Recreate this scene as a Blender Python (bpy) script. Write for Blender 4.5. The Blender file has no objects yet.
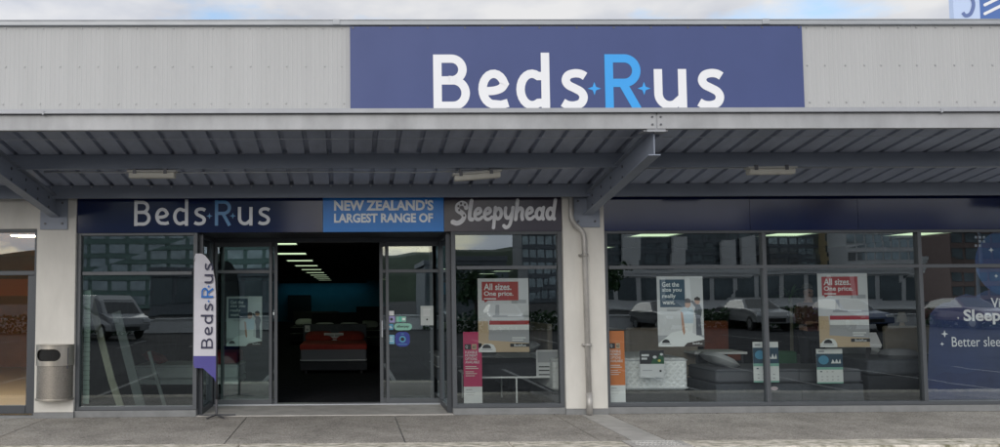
import bpy, bmesh, math, random
from mathutils import Vector, Matrix
R = math.radians
random.seed(7)
SC = bpy.context.scene
COL = SC.collection

# ------------------------------------------------------------------ camera
F, PXC, PYC = 840.0, 358.6, 246.0
CAM = Vector((0, -11.5, 1.59))
psi, th, ro = R(.72), R(3.54), R(.3)
cf = Vector((math.sin(psi) * math.cos(th), math.cos(psi) * math.cos(th), math.sin(th)))
cr0 = Vector((math.cos(psi), -math.sin(psi), 0))
cu0 = cr0.cross(cf)
cr = cr0 * math.cos(ro) - cu0 * math.sin(ro)
cu = cu0 * math.cos(ro) + cr0 * math.sin(ro)
camd = bpy.data.cameras.new('camera')
cam = bpy.data.objects.new('camera', camd)
COL.objects.link(cam)
M = Matrix((cr, cu, -cf)).transposed().to_4x4()
M.translation = CAM
cam.matrix_world = M
camd.sensor_fit = 'HORIZONTAL'
camd.sensor_width = 36
camd.lens = 36 * F / 1000
camd.shift_x = (500 - PXC) / 1000
camd.shift_y = (PYC - 223.5) / 1000
camd.clip_start = .1
camd.clip_end = 3000
SC.camera = cam

# ------------------------------------------------------------------ world, sun, exposure
SUN_EL, SUN_AZ = R(20), R(200)            # azimuth clockwise from +Y (north)
world = bpy.data.worlds.new('World')
SC.world = world
world.use_nodes = True
nt = world.node_tree
nt.nodes.clear()
N = nt.nodes.new
out = N('ShaderNodeOutputWorld')
sky = N('ShaderNodeTexSky')
sky.sky_type = 'NISHITA'
sky.sun_disc = False
sky.sun_elevation = SUN_EL
sky.sun_rotation = SUN_AZ
bg1 = N('ShaderNodeBackground'); bg1.inputs[1].default_value = .13
nt.links.new(sky.outputs[0], bg1.inputs[0])
tc = N('ShaderNodeTexCoord')
mp = N('ShaderNodeMapping'); mp.inputs['Scale'].default_value = (1, 1, 2.6); mp.inputs['Location'].default_value = (.35, .1, .2)
nt.links.new(tc.outputs['Generated'], mp.inputs[0])
nz = N('ShaderNodeTexNoise'); nz.inputs['Scale'].default_value = 3.4; nz.inputs['Detail'].default_value = 7; nz.inputs['Roughness'].default_value = .55
nt.links.new(mp.outputs[0], nz.inputs[0])
rp = N('ShaderNodeValToRGB')
rp.color_ramp.elements[0].position = .33; rp.color_ramp.elements[0].color = (.12, .12, .12, 1)
rp.color_ramp.elements[1].position = .43; rp.color_ramp.elements[1].color = (1, 1, 1, 1)
nt.links.new(nz.outputs[0], rp.inputs[0])
nz2 = N('ShaderNodeTexNoise'); nz2.inputs['Scale'].default_value = 6; nz2.inputs['Detail'].default_value = 5
nt.links.new(mp.outputs[0], nz2.inputs[0])
rp2 = N('ShaderNodeValToRGB')
rp2.color_ramp.elements[0].position = .35; rp2.color_ramp.elements[0].color = (.62, .66, .76, 1)
rp2.color_ramp.elements[1].position = .62; rp2.color_ramp.elements[1].color = (.96, .96, .97, 1)
nt.links.new(nz2.outputs[0], rp2.inputs[0])
bg2 = N('ShaderNodeBackground')
sdv = N('ShaderNodeVectorMath'); sdv.operation = 'DOT_PRODUCT'
sdv.inputs[1].default_value = (math.sin(SUN_AZ) * math.cos(SUN_EL), math.cos(SUN_AZ) * math.cos(SUN_EL), math.sin(SUN_EL))
nt.links.new(tc.outputs['Generated'], sdv.inputs[0])
smr = N('ShaderNodeMapRange'); smr.inputs[1].default_value = -.7; smr.inputs[2].default_value = .9; smr.inputs[3].default_value = .56; smr.inputs[4].default_value = 1.12
nt.links.new(sdv.outputs['Value'], smr.inputs[0]); nt.links.new(smr.outputs[0], bg2.inputs[1])
nt.links.new(rp2.outputs[0], bg2.inputs[0])
mx = N('ShaderNodeMixShader')
nt.links.new(rp.outputs[0], mx.inputs[0]); nt.links.new(bg1.outputs[0], mx.inputs[1]); nt.links.new(bg2.outputs[0], mx.inputs[2])
nt.links.new(mx.outputs[0], out.inputs[0])

sd = bpy.data.lights.new('sun', 'SUN')
sd.energy = .75; sd.angle = R(30); sd.color = (1, .95, .88)
sun = bpy.data.objects.new('sun', sd); COL.objects.link(sun)
sdir = Vector((math.sin(SUN_AZ) * math.cos(SUN_EL), math.cos(SUN_AZ) * math.cos(SUN_EL), math.sin(SUN_EL)))
sun.rotation_euler = sdir.to_track_quat('Z', 'Y').to_euler()
SC.view_settings.view_transform = 'Standard'
SC.view_settings.look = 'None'
SC.view_settings.exposure = 0.60
SC.view_settings.gamma = 1
SC.cycles.use_denoising = True
SC.cycles.max_bounces = 10
SC.cycles.transparent_max_bounces = 16
SC.cycles.glossy_bounces = 4
SC.cycles.sample_clamp_indirect = 4


# ------------------------------------------------------------------ helpers
def W(px, py, Y=0.0):
    """point of the plane at depth Y seen at picture position (px, py) -> (X, Z)"""
    d = cf + cr * ((px - PXC) / F) - cu * ((py - PYC) / F)
    p = CAM + d * ((Y - CAM.y) / d.y)
    return p.x, p.z


def WX(px, Y=0.0, py=320): return W(px, py, Y)[0]
def WZ(py, Y=0.0, px=400): return W(px, py, Y)[1]


def pbox(a, b, c, d, Y=0.0):
    x0, z1 = W(a, b, Y); x1, z0 = W(c, d, Y)
    return x0, x1, z0, z1


MATS = {}


def mat(name, col, rough=.6, metal=0.0, var=.0, scale=(4, 4, 4), bump=0.0, bscale=60, spec=.5, emit=None, dark=None, coat=0):
    if name in MATS: return MATS[name]
    m = bpy.data.materials.new(name); m.use_nodes = True
    t = m.node_tree; b = t.nodes['Principled BSDF']
    b.inputs['Base Color'].default_value = (*col, 1)
    b.inputs['Roughness'].default_value = rough
    b.inputs['Metallic'].default_value = metal
    b.inputs['Specular IOR Level'].default_value = spec
    if coat: b.inputs['Coat Weight'].default_value = coat; b.inputs['Coat Roughness'].default_value = .04
    if emit:
        b.inputs['Emission Color'].default_value = (*emit[0], 1); b.inputs['Emission Strength'].default_value = emit[1]
    g = t.nodes.new('ShaderNodeNewGeometry')
    if var:
        mp_ = t.nodes.new('ShaderNodeMapping'); mp_.inputs['Scale'].default_value = scale
        t.links.new(g.outputs['Position'], mp_.inputs[0])
        n = t.nodes.new('ShaderNodeTexNoise'); n.inputs['Scale'].default_value = 1; n.inputs['Detail'].default_value = 8; n.inputs['Roughness'].default_value = .65
        t.links.new(mp_.outputs[0], n.inputs[0])
        r_ = t.nodes.new('ShaderNodeValToRGB')
        d_ = dark or tuple(c * (1 - var) for c in col)
        r_.color_ramp.elements[0].position = .3; r_.color_ramp.elements[0].color = (*d_, 1)
        r_.color_ramp.elements[1].position = .62; r_.color_ramp.elements[1].color = (*col, 1)
        t.links.new(n.outputs[0], r_.inputs[0]); t.links.new(r_.outputs[0], b.inputs['Base Color'])
        mr = t.nodes.new('ShaderNodeMapRange'); mr.inputs[3].default_value = min(1, rough * 1.25); mr.inputs[4].default_value = rough * .85
        t.links.new(n.outputs[0], mr.inputs[0]); t.links.new(mr.outputs[0], b.inputs['Roughness'])
    if bump:
        n2 = t.nodes.new('ShaderNodeTexNoise'); n2.inputs['Scale'].default_value = bscale; n2.inputs['Detail'].default_value = 4
        t.links.new(g.outputs['Position'], n2.inputs[0])
        bp = t.nodes.new('ShaderNodeBump'); bp.inputs['Strength'].default_value = bump; bp.inputs['Distance'].default_value = .01
        t.links.new(n2.outputs[0], bp.inputs['Height']); t.links.new(bp.outputs[0], b.inputs['Normal'])
    MATS[name] = m
    return m


def glass(name, tint, refl, wav=.0):
    m = bpy.data.materials.new(name); m.use_nodes = True
    t = m.node_tree; t.nodes.clear()
    o = t.nodes.new('ShaderNodeOutputMaterial')
    tr = t.nodes.new('ShaderNodeBsdfTransparent'); tr.inputs[0].default_value = (*tint, 1)
    gl = t.nodes.new('ShaderNodeBsdfGlossy'); gl.inputs['Roughness'].default_value = 0.0
    gl.inputs['Color'].default_value = (.88, .97, 1, 1)
    fr = t.nodes.new('ShaderNodeFresnel'); fr.inputs[0].default_value = 1.5
    ml = t.nodes.new('ShaderNodeMath'); ml.operation = 'MULTIPLY_ADD'; ml.inputs[1].default_value = 1.5; ml.inputs[2].default_value = refl; ml.use_clamp = True
    t.links.new(fr.outputs[0], ml.inputs[0])
    mx_ = t.nodes.new('ShaderNodeMixShader')
    t.links.new(ml.outputs[0], mx_.inputs[0]); t.links.new(tr.outputs[0], mx_.inputs[1]); t.links.new(gl.outputs[0], mx_.inputs[2])
    t.links.new(mx_.outputs[0], o.inputs[0])
    if wav:
        g = t.nodes.new('ShaderNodeNewGeometry')
        n = t.nodes.new('ShaderNodeTexNoise'); n.inputs['Scale'].default_value = .9; n.inputs['Detail'].default_value = 1
        t.links.new(g.outputs['Position'], n.inputs[0])
        bp = t.nodes.new('ShaderNodeBump'); bp.inputs['Strength'].default_value = 1; bp.inputs['Distance'].default_value = wav
        t.links.new(n.outputs[0], bp.inputs['Height']); t.links.new(bp.outputs[0], gl.inputs['Normal']); t.links.new(bp.outputs[0], fr.inputs['Normal'])
    MATS[name] = m
    return m


ORG = Vector((0, 0, 0))


class MB:
    def __init__(s): s.v = []; s.f = []; s.m = []

    def add(s, vs, fs, m=0):
        b = len(s.v); s.v += [tuple(v) for v in vs]
        for f in fs: s.f.append(tuple(i + b for i in f)); s.m.append(m)
        return s

    def box(s, x0, x1, y0, y1, z0, z1, m=0):
        if x0 > x1: x0, x1 = x1, x0
        if y0 > y1: y0, y1 = y1, y0
        if z0 > z1: z0, z1 = z1, z0
        v = [(x, y, z) for x in (x0, x1) for y in (y0, y1) for z in (z0, z1)]
        return s.add(v, [(0, 1, 3, 2), (4, 6, 7, 5), (0, 4, 5, 1), (2, 3, 7, 6), (0, 2, 6, 4), (1, 5, 7, 3)], m)

    def bar(s, a, b, w, h, m=0, up=(0, 0, 1)):
        a, b = Vector(a), Vector(b); d = (b - a).normalized()
        sd_ = d.cross(Vector(up)).normalized() * (w / 2); u = sd_.cross(d).normalized() * (h / 2)
        v = [p + i * sd_ + j * u for p in (a, b) for i, j in ((-1, -1), (1, -1), (1, 1), (-1, 1))]
        return s.add(v, [(0, 1, 2, 3), (7, 6, 5, 4), (0, 4, 5, 1), (1, 5, 6, 2), (2, 6, 7, 3), (3, 7, 4, 0)], m)

    def prism(s, pts, axis, a, b, m=0):
        """2-D polygon pushed from a to b along axis ('x': pts are (y,z); 'y': (x,z); 'z': (x,y))"""
        mk = {'x': lambda p, t: (t, p[0], p[1]), 'y': lambda p, t: (p[0], t, p[1]), 'z': lambda p, t: (p[0], p[1], t)}[axis]
        n = len(pts); v = [mk(p, a) for p in pts] + [mk(p, b) for p in pts]
        return s.add(v, [tuple(range(n))[::-1], tuple(range(n, 2 * n))] + [(i, (i + 1) % n, n + (i + 1) % n, n + i) for i in range(n)], m)

    def tube(s, path, r, n=10, m=0, caps=True):
        path = [Vector(p) for p in path]; rings = []
        prev = None
        for i, p in enumerate(path):
            d = (path[min(i + 1, len(path) - 1)] - path[max(i - 1, 0)]).normalized()
            if prev is None:
                a = d.orthogonal().normalized()
            else:
                a = (prev - d * prev.dot(d)).normalized()
            prev = a; c = d.cross(a)
            rr = r[i] if isinstance(r, (list, tuple)) else r
            rings.append([p + (a * math.cos(2 * math.pi * k / n) + c * math.sin(2 * math.pi * k / n)) * rr for k in range(n)])
        v = [q for rg in rings for q in rg]; f = []
        for i in range(len(path) - 1):
            for k in range(n):
                f.append((i * n + k, i * n + (k + 1) % n, (i + 1) * n + (k + 1) % n, (i + 1) * n + k))
        if caps: f += [tuple(range(n))[::-1], tuple(range(len(v) - n, len(v)))]
        return s.add(v, f, m)

    def flat(s, v2, fs, fr, off=0.0, m=0):
        O, u, v, n = fr
        return s.add([O + u * p[0] + v * p[1] + n * (off + (p[2] if len(p) > 2 else 0)) for p in v2], fs, m)

    def build(s, name, mats, parent=None, bevel=0, smooth=False, seg=2):
        me = bpy.data.meshes.new(name)
        o_ = ORG if parent is not None else Vector((0, 0, 0))
        me.from_pydata([tuple(Vector(v) - o_) for v in s.v], [], s.f)
        for m in (mats if isinstance(mats, (list, tuple)) else [mats]): me.materials.append(m)
        me.polygons.foreach_set('material_index', s.m)
        me.validate()
        bm = bmesh.new(); bm.from_mesh(me); bmesh.ops.recalc_face_normals(bm, faces=bm.faces); bm.to_mesh(me); bm.free()
        if smooth: me.polygons.foreach_set('use_smooth', [True] * len(me.polygons))
        ob = bpy.data.objects.new(name, me); COL.objects.link(ob)
        if parent is not None: ob.parent = parent
        if bevel:
            bv = ob.modifiers.new('bevel', 'BEVEL'); bv.width = bevel; bv.segments = seg; bv.limit_method = 'ANGLE'
        return ob


def tag(o, label, cat, group=None, kind=None):
    o['label'] = label; o['category'] = cat
    if group: o['group'] = group
    if kind: o['kind'] = kind
    return o


def thing(name, label, cat, loc=(0, 0, 0), group=None):
    global ORG
    o = bpy.data.objects.new(name, None); COL.objects.link(o)
    o.location = loc; o.empty_display_size = .2; ORG = Vector(loc)
    return tag(o, label, cat, group)


def struct(o):
    o['kind'] = 'structure'; return o


def dup(root, loc, rz=0.0, label=None):
    r = root.copy(); COL.objects.link(r); r.location = loc; r.rotation_euler = (0, 0, rz)
    if label: r['label'] = label
    for ch in list(root.children):
        c = ch.copy(); COL.objects.link(c); c.parent = r
        for g in list(ch.children):
            d = g.copy(); COL.objects.link(d); d.parent = c
    return r


def FR(Y): return (Vector((0, Y, 0)), Vector((1, 0, 0)), Vector((0, 0, 1)), Vector((0, -1, 0)))


# ---- flat lettering
def arc(cx, cy, rx, ry, a0, a1, n=16):
    return [(cx + rx * math.cos(R(a0 + (a1 - a0) * i / n)), cy + ry * math.sin(R(a0 + (a1 - a0) * i / n))) for i in range(n + 1)]


def smooth_line(pts, n=6):
    P = [pts[0]] + list(pts) + [pts[-1]]; o = []
    for i in range(1, len(P) - 2):
        p0, p1, p2, p3 = P[i - 1:i + 3]
        for k in range(n):
            t = k / n
            o.append(tuple(.5 * (2 * p1[j] + (p2[j] - p0[j]) * t + (2 * p0[j] - 5 * p1[j] + 4 * p2[j] - p3[j]) * t * t + (3 * p1[j] - p0[j] - 3 * p2[j] + p3[j]) * t ** 3) for j in (0, 1)))
    o.append(pts[-1]); return o


STEP = [0]


def ribbon(pts, w, rnd=False):
    """a flat stroke of width w along pts -> (verts with a tiny third coordinate, faces)"""
    pts = [p for i, p in enumerate(pts) if i == 0 or math.dist(p, pts[i - 1]) > 1e-5]
    n = len(pts); vs = []; fs = []
    STEP[0] = (STEP[0] + 1) % 9
    z0 = STEP[0] * .00025
    for i, p in enumerate(pts):
        a = Vector(pts[max(i - 1, 0)]); b = Vector(pts[min(i + 1, n - 1)])
        if 0 < i < n - 1:
            d1 = (Vector(p) - a).normalized(); d2 = (b - Vector(p)).normalized(); d = (d1 + d2).normalized()
            k = 1 / max(.6, d.dot(d1))
        else:
            d = (b - a).normalized(); k = 1
        nx, ny = -d.y * w / 2 * k, d.x * w / 2 * k
        z = z0 + i * 2e-6
        vs += [(p[0] + nx, p[1] + ny, z), (p[0] - nx, p[1] - ny, z)]
    fs = [(2 * i, 2 * i + 1, 2 * i + 3, 2 * i + 2) for i in range(n - 1)]
    if rnd:
        for e, (p) in enumerate((pts[0], pts[-1])):
            b = len(vs); zz = z0 + .00008 * (e + 1)
            vs += [(p[0] + w / 2 * math.cos(2 * math.pi * k / 18), p[1] + w / 2 * math.sin(2 * math.pi * k / 18), zz) for k in range(18)]
            fs.append(tuple(range(b, b + 18)))
    return vs, fs


GL = {
    'B': (.667, [[(.085, 0), (.085, 1)], [(.086, .925), (.33, .925)] + arc(.33, .7285, .2, .1965, 90, -90) + [(.086, .532)], [(.3, .532), (.36, .532)] + arc(.36, .304, .222, .229, 90, -90) + [(.086, .075)]]),
    'e': (.586, [smooth_line([(.095, .335), (.3, .345), (.43, .39), (.49, .47)]) + arc(.3, .375, .2, .275, 22, 275)[1:] + [(.43, .09), (.55, .125)]]),
    'd': (.615, [[(.53, .61)] + arc(.29, .365, .205, .285, 58, 302) + [(.53, .13)], [(.53, 1.03), (.53, 0)]]),
    's': (.5, [smooth_line([(.45, .60), (.37, .645), (.26, .655), (.15, .62), (.105, .53), (.15, .445), (.26, .385), (.37, .32), (.415, .225), (.37, .12), (.25, .075), (.13, .085), (.045, .13)])]),
    'R': (.67, [[(.085, 0), (.085, 1)], [(.086, .925), (.36, .925)] + arc(.36, .7035, .215, .2215, 90, -90) + [(.086, .482)], [(.33, .47), (.585, 0)]]),
    'u': (.6, [[(.085, .73), (.085, .32)] + arc(.285, .29, .2, .215, 180, 300) + [(.515, .22)], [(.515, .73), (.515, 0)]]),
}
SPARK = [(.12 * (1 if k % 2 == 0 else .36) * math.cos(R(45 * k)), .12 * (1 if k % 2 == 0 else .36) * math.sin(R(45 * k))) for k in range(8)]


def beds_r_us(mb, place, m_main, m_r, w=.15):
    """place maps unit letter coordinates (cap height 1) to verts"""
    for ch, x in (('B', 0), ('e', .782), ('d', 1.471), ('s', 2.259), ('R', 3.05), ('u', 3.925), ('s', 4.69)):
        for st in GL[ch][1]:
            v, f = ribbon(st, w); mb.add([place(p[0] + x, p[1], p[2]) for p in v], f, m_r if ch == 'R' else m_main)
    for x in (2.87, 3.755):
        mb.add([place(p[0] + x, p[1] + .38, .0008) for p in SPARK], [tuple(range(8))], m_r)


TXT = {}


def text2d(s, bold=0.0, shear=0.0, space=1.0):
    key = (s, bold, shear, space)
    if key not in TXT:
        cu_ = bpy.data.curves.new('lettering', 'FONT'); cu_.body = s; cu_.offset = bold; cu_.shear = shear; cu_.space_character = space
        cu_.resolution_u = 3; cu_.fill_mode = 'FRONT'
        ob = bpy.data.objects.new('lettering', cu_); COL.objects.link(ob)
        dg = bpy.context.evaluated_depsgraph_get(); dg.update()
        me = bpy.data.meshes.new_from_object(ob.evaluated_get(dg))
        vs = [(v.co.x, v.co.y) for v in me.vertices]; fs = [tuple(p.vertices) for p in me.polygons]
        bpy.data.objects.remove(ob); bpy.data.curves.remove(cu_); bpy.data.meshes.remove(me)
        TXT[key] = (vs, fs)
    return TXT[key]


def fit(vf, x0, x1, z0, z1, ratio=None):
    vs, fs = vf
    ax, bx = min(v[0] for v in vs), max(v[0] for v in vs); ay, by = min(v[1] for v in vs), max(v[1] for v in vs)
    return [(x0 + (v[0] - ax) / (bx - ax) * (x1 - x0), z0 + (v[1] - ay) / (by - ay) * (z1 - z0)) for v in vs], fs


def card(x0, x1, z0, z1, Y, prints, name, mats, parent=None, thick=.004):
    """a thin printed board whose prints are (kind, data, a, b, c, d, material) in 0..1 board coordinates"""
    mb = MB(); mb.box(x0, x1, Y, Y + thick, z0, z1, 0)
    fr = FR(Y); n = 0
    X = lambda a: x0 + a * (x1 - x0)
    Z = lambda b: z0 + b * (z1 - z0)
    for pr in prints:
        n += 1; off = .0006 * n + .0004
        k = pr[0]
        if k == 'r':
            _, a, b, c, d, m = pr
            mb.flat([(X(a), Z(b)), (X(c), Z(b)), (X(c), Z(d)), (X(a), Z(d))], [(0, 1, 2, 3)], fr, off, m)
        elif k == 'p':
            _, pts, m = pr
            mb.flat([(X(a), Z(b)) for a, b in pts], [tuple(range(len(pts)))], fr, off, m)
        elif k == 't':
            _, s_, a, b, c, d, m, bold = pr
            v, f = fit(text2d(s_, bold), X(a), X(c), Z(b), Z(d)); mb.flat(v, f, fr, off, m)
        elif k == 'o':
            _, a, b, rx, rz, m = pr
            mb.flat([(X(a) + rx * (x1 - x0) * math.cos(t * math.pi / 14), Z(b) + rz * (x1 - x0) * math.sin(t * math.pi / 14)) for t in range(28)], [tuple(range(28))], fr, off, m)
    return mb.build(name, mats, parent)


# ------------------------------------------------------------------ materials
def concrete_aggregate():
    m = bpy.data.materials.new('exposed_aggregate'); m.use_nodes = True
    t = m.node_tree; b = t.nodes['Principled BSDF']; b.inputs['Roughness'].default_value = .85
    g = t.nodes.new('ShaderNodeNewGeometry')
    v = t.nodes.new('ShaderNodeTexVoronoi'); v.inputs['Scale'].default_value = 80; t.links.new(g.outputs['Position'], v.inputs['Vector'])
    hs = t.nodes.new('ShaderNodeValToRGB')
    hs.color_ramp.elements[0].color = (.25, .233, .21, 1); hs.color_ramp.elements[1].color = (.54, .495, .435, 1)
    e = hs.color_ramp.elements.new(.5); e.color = (.385, .355, .315, 1)
    sp = t.nodes.new('ShaderNodeSeparateColor'); t.links.new(v.outputs['Color'], sp.inputs[0]); t.links.new(sp.outputs[0], hs.inputs[0])
    n = t.nodes.new('ShaderNodeTexNoise'); n.inputs['Scale'].default_value = 1.6; n.inputs['Detail'].default_value = 9; n.inputs['Roughness'].default_value = .7
    t.links.new(g.outputs['Position'], n.inputs[0])
    r2 = t.nodes.new('ShaderNodeValToRGB'); r2.color_ramp.elements[0].position = .34; r2.color_ramp.elements[0].color = (.66, .66, .65, 1)
    r2.color_ramp.elements[1].position = .6; r2.color_ramp.elements[1].color = (1, 1, 1, 1); t.links.new(n.outputs[0], r2.inputs[0])
    mu = t.nodes.new('ShaderNodeMix'); mu.data_type = 'RGBA'; mu.blend_type = 'MULTIPLY'; mu.inputs[0].default_value = 1
    n3 = t.nodes.new('ShaderNodeTexNoise'); n3.inputs['Scale'].default_value = 7; n3.inputs['Detail'].default_value = 3
    t.links.new(g.outputs['Position'], n3.inputs[0])
    r3 = t.nodes.new('ShaderNodeValToRGB'); r3.color_ramp.elements[0].position = .30; r3.color_ramp.elements[0].color = (.62, .60, .57, 1)
    r3.color_ramp.elements[1].position = .37; r3.color_ramp.elements[1].color = (1, 1, 1, 1); t.links.new(n3.outputs[0], r3.inputs[0])
    mu2 = t.nodes.new('ShaderNodeMix'); mu2.data_type = 'RGBA'; mu2.blend_type = 'MULTIPLY'; mu2.inputs[0].default_value = 1
    t.links.new(hs.outputs[0], mu2.inputs[6]); t.links.new(r3.outputs[0], mu2.inputs[7]); t.links.new(mu2.outputs[2], mu.inputs[6]); t.links.new(r2.outputs[0], mu.inputs[7]); t.links.new(mu.outputs[2], b.inputs['Base Color'])
    bp = t.nodes.new('ShaderNodeBump'); bp.inputs['Strength'].default_value = .5; bp.inputs['Distance'].default_value = .006
    t.links.new(v.outputs['Distance'], bp.inputs['Height']); t.links.new(bp.outputs[0], b.inputs['Normal'])
    return m


M_agg = concrete_aggregate()
M_smoothcon = mat('smooth_concrete', (.50, .48, .445), .8, var=.3, scale=(3, 3, 3), bump=.2)
M_kerb = mat('kerb_concrete', (.80, .74, .64), .9, var=.55, scale=(7, 12, 7), dark=(.17, .16, .09), bump=.6, bscale=90)
M_asph = mat('asphalt', (.05, .051, .054), .9, var=.35, scale=(.6, .6, .6), bump=.5, bscale=150, spec=.08)
M_line = mat('road_paint', (.30, .30, .29), .8, var=.6, scale=(6, 6, 6))
M_clad = mat('cream_cladding', (.43, .431, .425), .55, var=.06, scale=(4, 4, .3), spec=.35)
M_screw = mat('screw_head', (.38, .385, .385), .5, .3)
M_cap = mat('cap_flashing', (.36, .375, .39), .4, .1, var=.12, scale=(2, 2, 8))
M_galv = mat('galvanised_fascia', (.42, .425, .432), .5, .15, var=.28, scale=(2.2, 2, 1.0), spec=.4)
M_gutter = mat('grey_flashing', (.37, .38, .40), .5, .1, var=.1)
M_soff = mat('roof_sheet_underside', (.39, .43, .53), .5, .1, var=.25, scale=(3, 1.2, 1))
M_beam = mat('grey_steel_paint', (.26, .29, .35), .5, .1, var=.12, scale=(1.5, 1.5, 6))
M_bolt = mat('bolt_steel', (.12, .12, .13), .45, .6)
M_wire = mat('galvanised_conduit', (.45, .47, .5), .4, .5)
M_colp = mat('pillar_paint', (.66, .64, .59), .65, var=.14, scale=(3, 3, 1.0), bump=.05)
M_plinth = mat('grey_plinth', (.23, .235, .235), .8, var=.2, scale=(5, 5, 5))
M_frame = mat('anodised_frame', (.09, .098, .108), .45, .2, var=.1, scale=(3, 3, 3))
M_frame2 = mat('dark_frame', (.06, .066, .075), .42, .3)
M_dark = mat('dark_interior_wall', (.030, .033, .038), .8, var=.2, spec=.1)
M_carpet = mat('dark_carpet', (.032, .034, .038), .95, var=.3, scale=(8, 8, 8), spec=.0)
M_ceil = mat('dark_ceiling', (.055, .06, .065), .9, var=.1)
M_teal = mat('teal_wall', (.04, .20, .29), .7, var=.25, scale=(.7, .7, .7))
M_navy = mat('navy_sign', (.005, .013, .066), .08, spec=.4, var=.06)
M_banner = mat('banner_vinyl', (.045, .066, .19), .5, var=.10, scale=(.8, .8, .5))
M_white = mat('white_print', (.78, .78, .79), .5)
M_whiteletter = mat('sign_letter_white', (.66, .68, .72), .25, var=.05)
M_blue = mat('sign_letter_blue', (.035, .33, .76), .4)
M_bluedim = mat('sign_letter_dim_blue', (.045, .20, .44), .25)
M_skypanel = mat('sky_blue_sign', (.035, .24, .70), .2, spec=.3, var=.1, scale=(.6, .6, .6))
M_plum = mat('plum_sign', (.038, .03, .05), .18, var=.12)
M_silver = mat('sign_letter_silver', (.74, .74, .77), .4, .0)
M_steel = mat('brushed_steel', (.52, .48, .42), .32, .9, var=.25, scale=(14, 14, 1.5))
M_steeld = mat('perforated_steel', (.30, .275, .24), .42, .8, var=.3, scale=(60, 60, 60), bump=.4, bscale=130)
M_hole = mat('bin_liner', (.012, .012, .012), .9)
M_pipe = mat('galvanised_pipe', (.52, .50, .47), .45, .4, var=.35, scale=(5, 5, 3))
M_glass = glass('window_glass', (.88, .92, .92), .115, .0012)
M_glassg = glass('green_window_glass', (.75, .86, .83), .12, .0012)
M_red = mat('print_red', (.38, .035, .035), .6)
M_teald = mat('print_dark_teal', (.02, .06, .10), .6)
M_pink = mat('print_pink', (.50, .03, .12), .6)
M_orange = mat('print_orange', (.64, .19, .04), .6)
M_paper = mat('print_paper', (.74, .76, .74), .7)
M_grey = mat('print_grey', (.36, .37, .38), .7)
M_pgrey = mat('print_pale_grey', (.60, .61, .61), .7)
M_black = mat('print_black', (.015, .015, .018), .6)
M_tan = mat('print_tan', (.52, .40, .26), .7)
M_skin = mat('print_skin', (.50, .29, .20), .7)
M_green = mat('print_green', (.10, .45, .34), .6)
M_mint = mat('print_mint', (.22, .46, .37), .6)
M_cyan = mat('print_light_blue', (.07, .27, .42), .6)
M_royal = mat('print_royal_blue', (.02, .035, .24), .5)
M_lilac = mat('print_lilac', (.30, .28, .50), .6)
M_purple = mat('flag_purple', (.085, .075, .29), .7)
M_flag = mat('flag_cloth', (.62, .61, .66), .8, var=.08)
M_mattw = mat('white_mattress_ticking', (.80, .81, .80), .8, bump=1.0, bscale=16, var=.1)
def quilted():
    m = bpy.data.materials.new('quilted_ticking'); m.use_nodes = True
    t = m.node_tree; b = t.nodes['Principled BSDF']; b.inputs['Base Color'].default_value = (.80, .82, .81, 1); b.inputs['Roughness'].default_value = .8
    g = t.nodes.new('ShaderNodeNewGeometry'); ws = []
    for sx_ in (1, -1):
        mp_ = t.nodes.new('ShaderNodeMapping'); mp_.inputs['Scale'].default_value = (sx_, .35, 1); t.links.new(g.outputs['Position'], mp_.inputs[0])
        w = t.nodes.new('ShaderNodeTexWave'); w.bands_direction = 'DIAGONAL'; w.inputs['Scale'].default_value = 6.5; w.inputs['Distortion'].default_value = .6; t.links.new(mp_.outputs[0], w.inputs[0]); ws.append(w)
    mn = t.nodes.new('ShaderNodeMath'); mn.operation = 'MINIMUM'; t.links.new(ws[0].outputs[1], mn.inputs[0]); t.links.new(ws[1].outputs[1], mn.inputs[1])
    bp = t.nodes.new('ShaderNodeBump'); bp.inputs['Strength'].default_value = 1; bp.inputs['Distance'].default_value = .009
    t.links.new(mn.outputs[0], bp.inputs['Height']); t.links.new(bp.outputs[0], b.inputs['Normal'])
    return m


M_quilt = quilted()
M_mattg = mat('grey_mattress', (.26, .27, .29), .85, var=.15)
M_charc = mat('charcoal_fabric', (.085, .093, .11), .85, var=.25, scale=(9, 9, 9), bump=.3)
M_blackf = mat('black_fabric', (.022, .024, .03), .85, var=.2)
M_redf = mat('red_fabric', (.30, .03, .02), .8, var=.3, scale=(5, 5, 5))
M_beige = mat('beige_upholstery', (.36, .31, .25), .85, var=.15)
M_cush = mat('pale_pillow', (.60, .62, .63), .85, var=.1)
M_greenf = mat('green_fabric', (.025, .10, .045), .85, var=.2)
M_wood = mat('pale_timber', (.30, .27, .21), .6, var=.25, scale=(20, 20, 2))
M_greyboard = mat('grey_board', (.10, .105, .11), .6, var=.2)
M_tube = mat('fluorescent_cover', (.62, .60, .53), .45, var=.08)
M_lamp = mat('lit_ceiling_panel', (.8, .9, .8), .5, emit=((.74, .94, .60), .8))
M_leaf = mat('palm_leaf', (.05, .11, .04), .6, var=.4, scale=(3, 3, 3))

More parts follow.
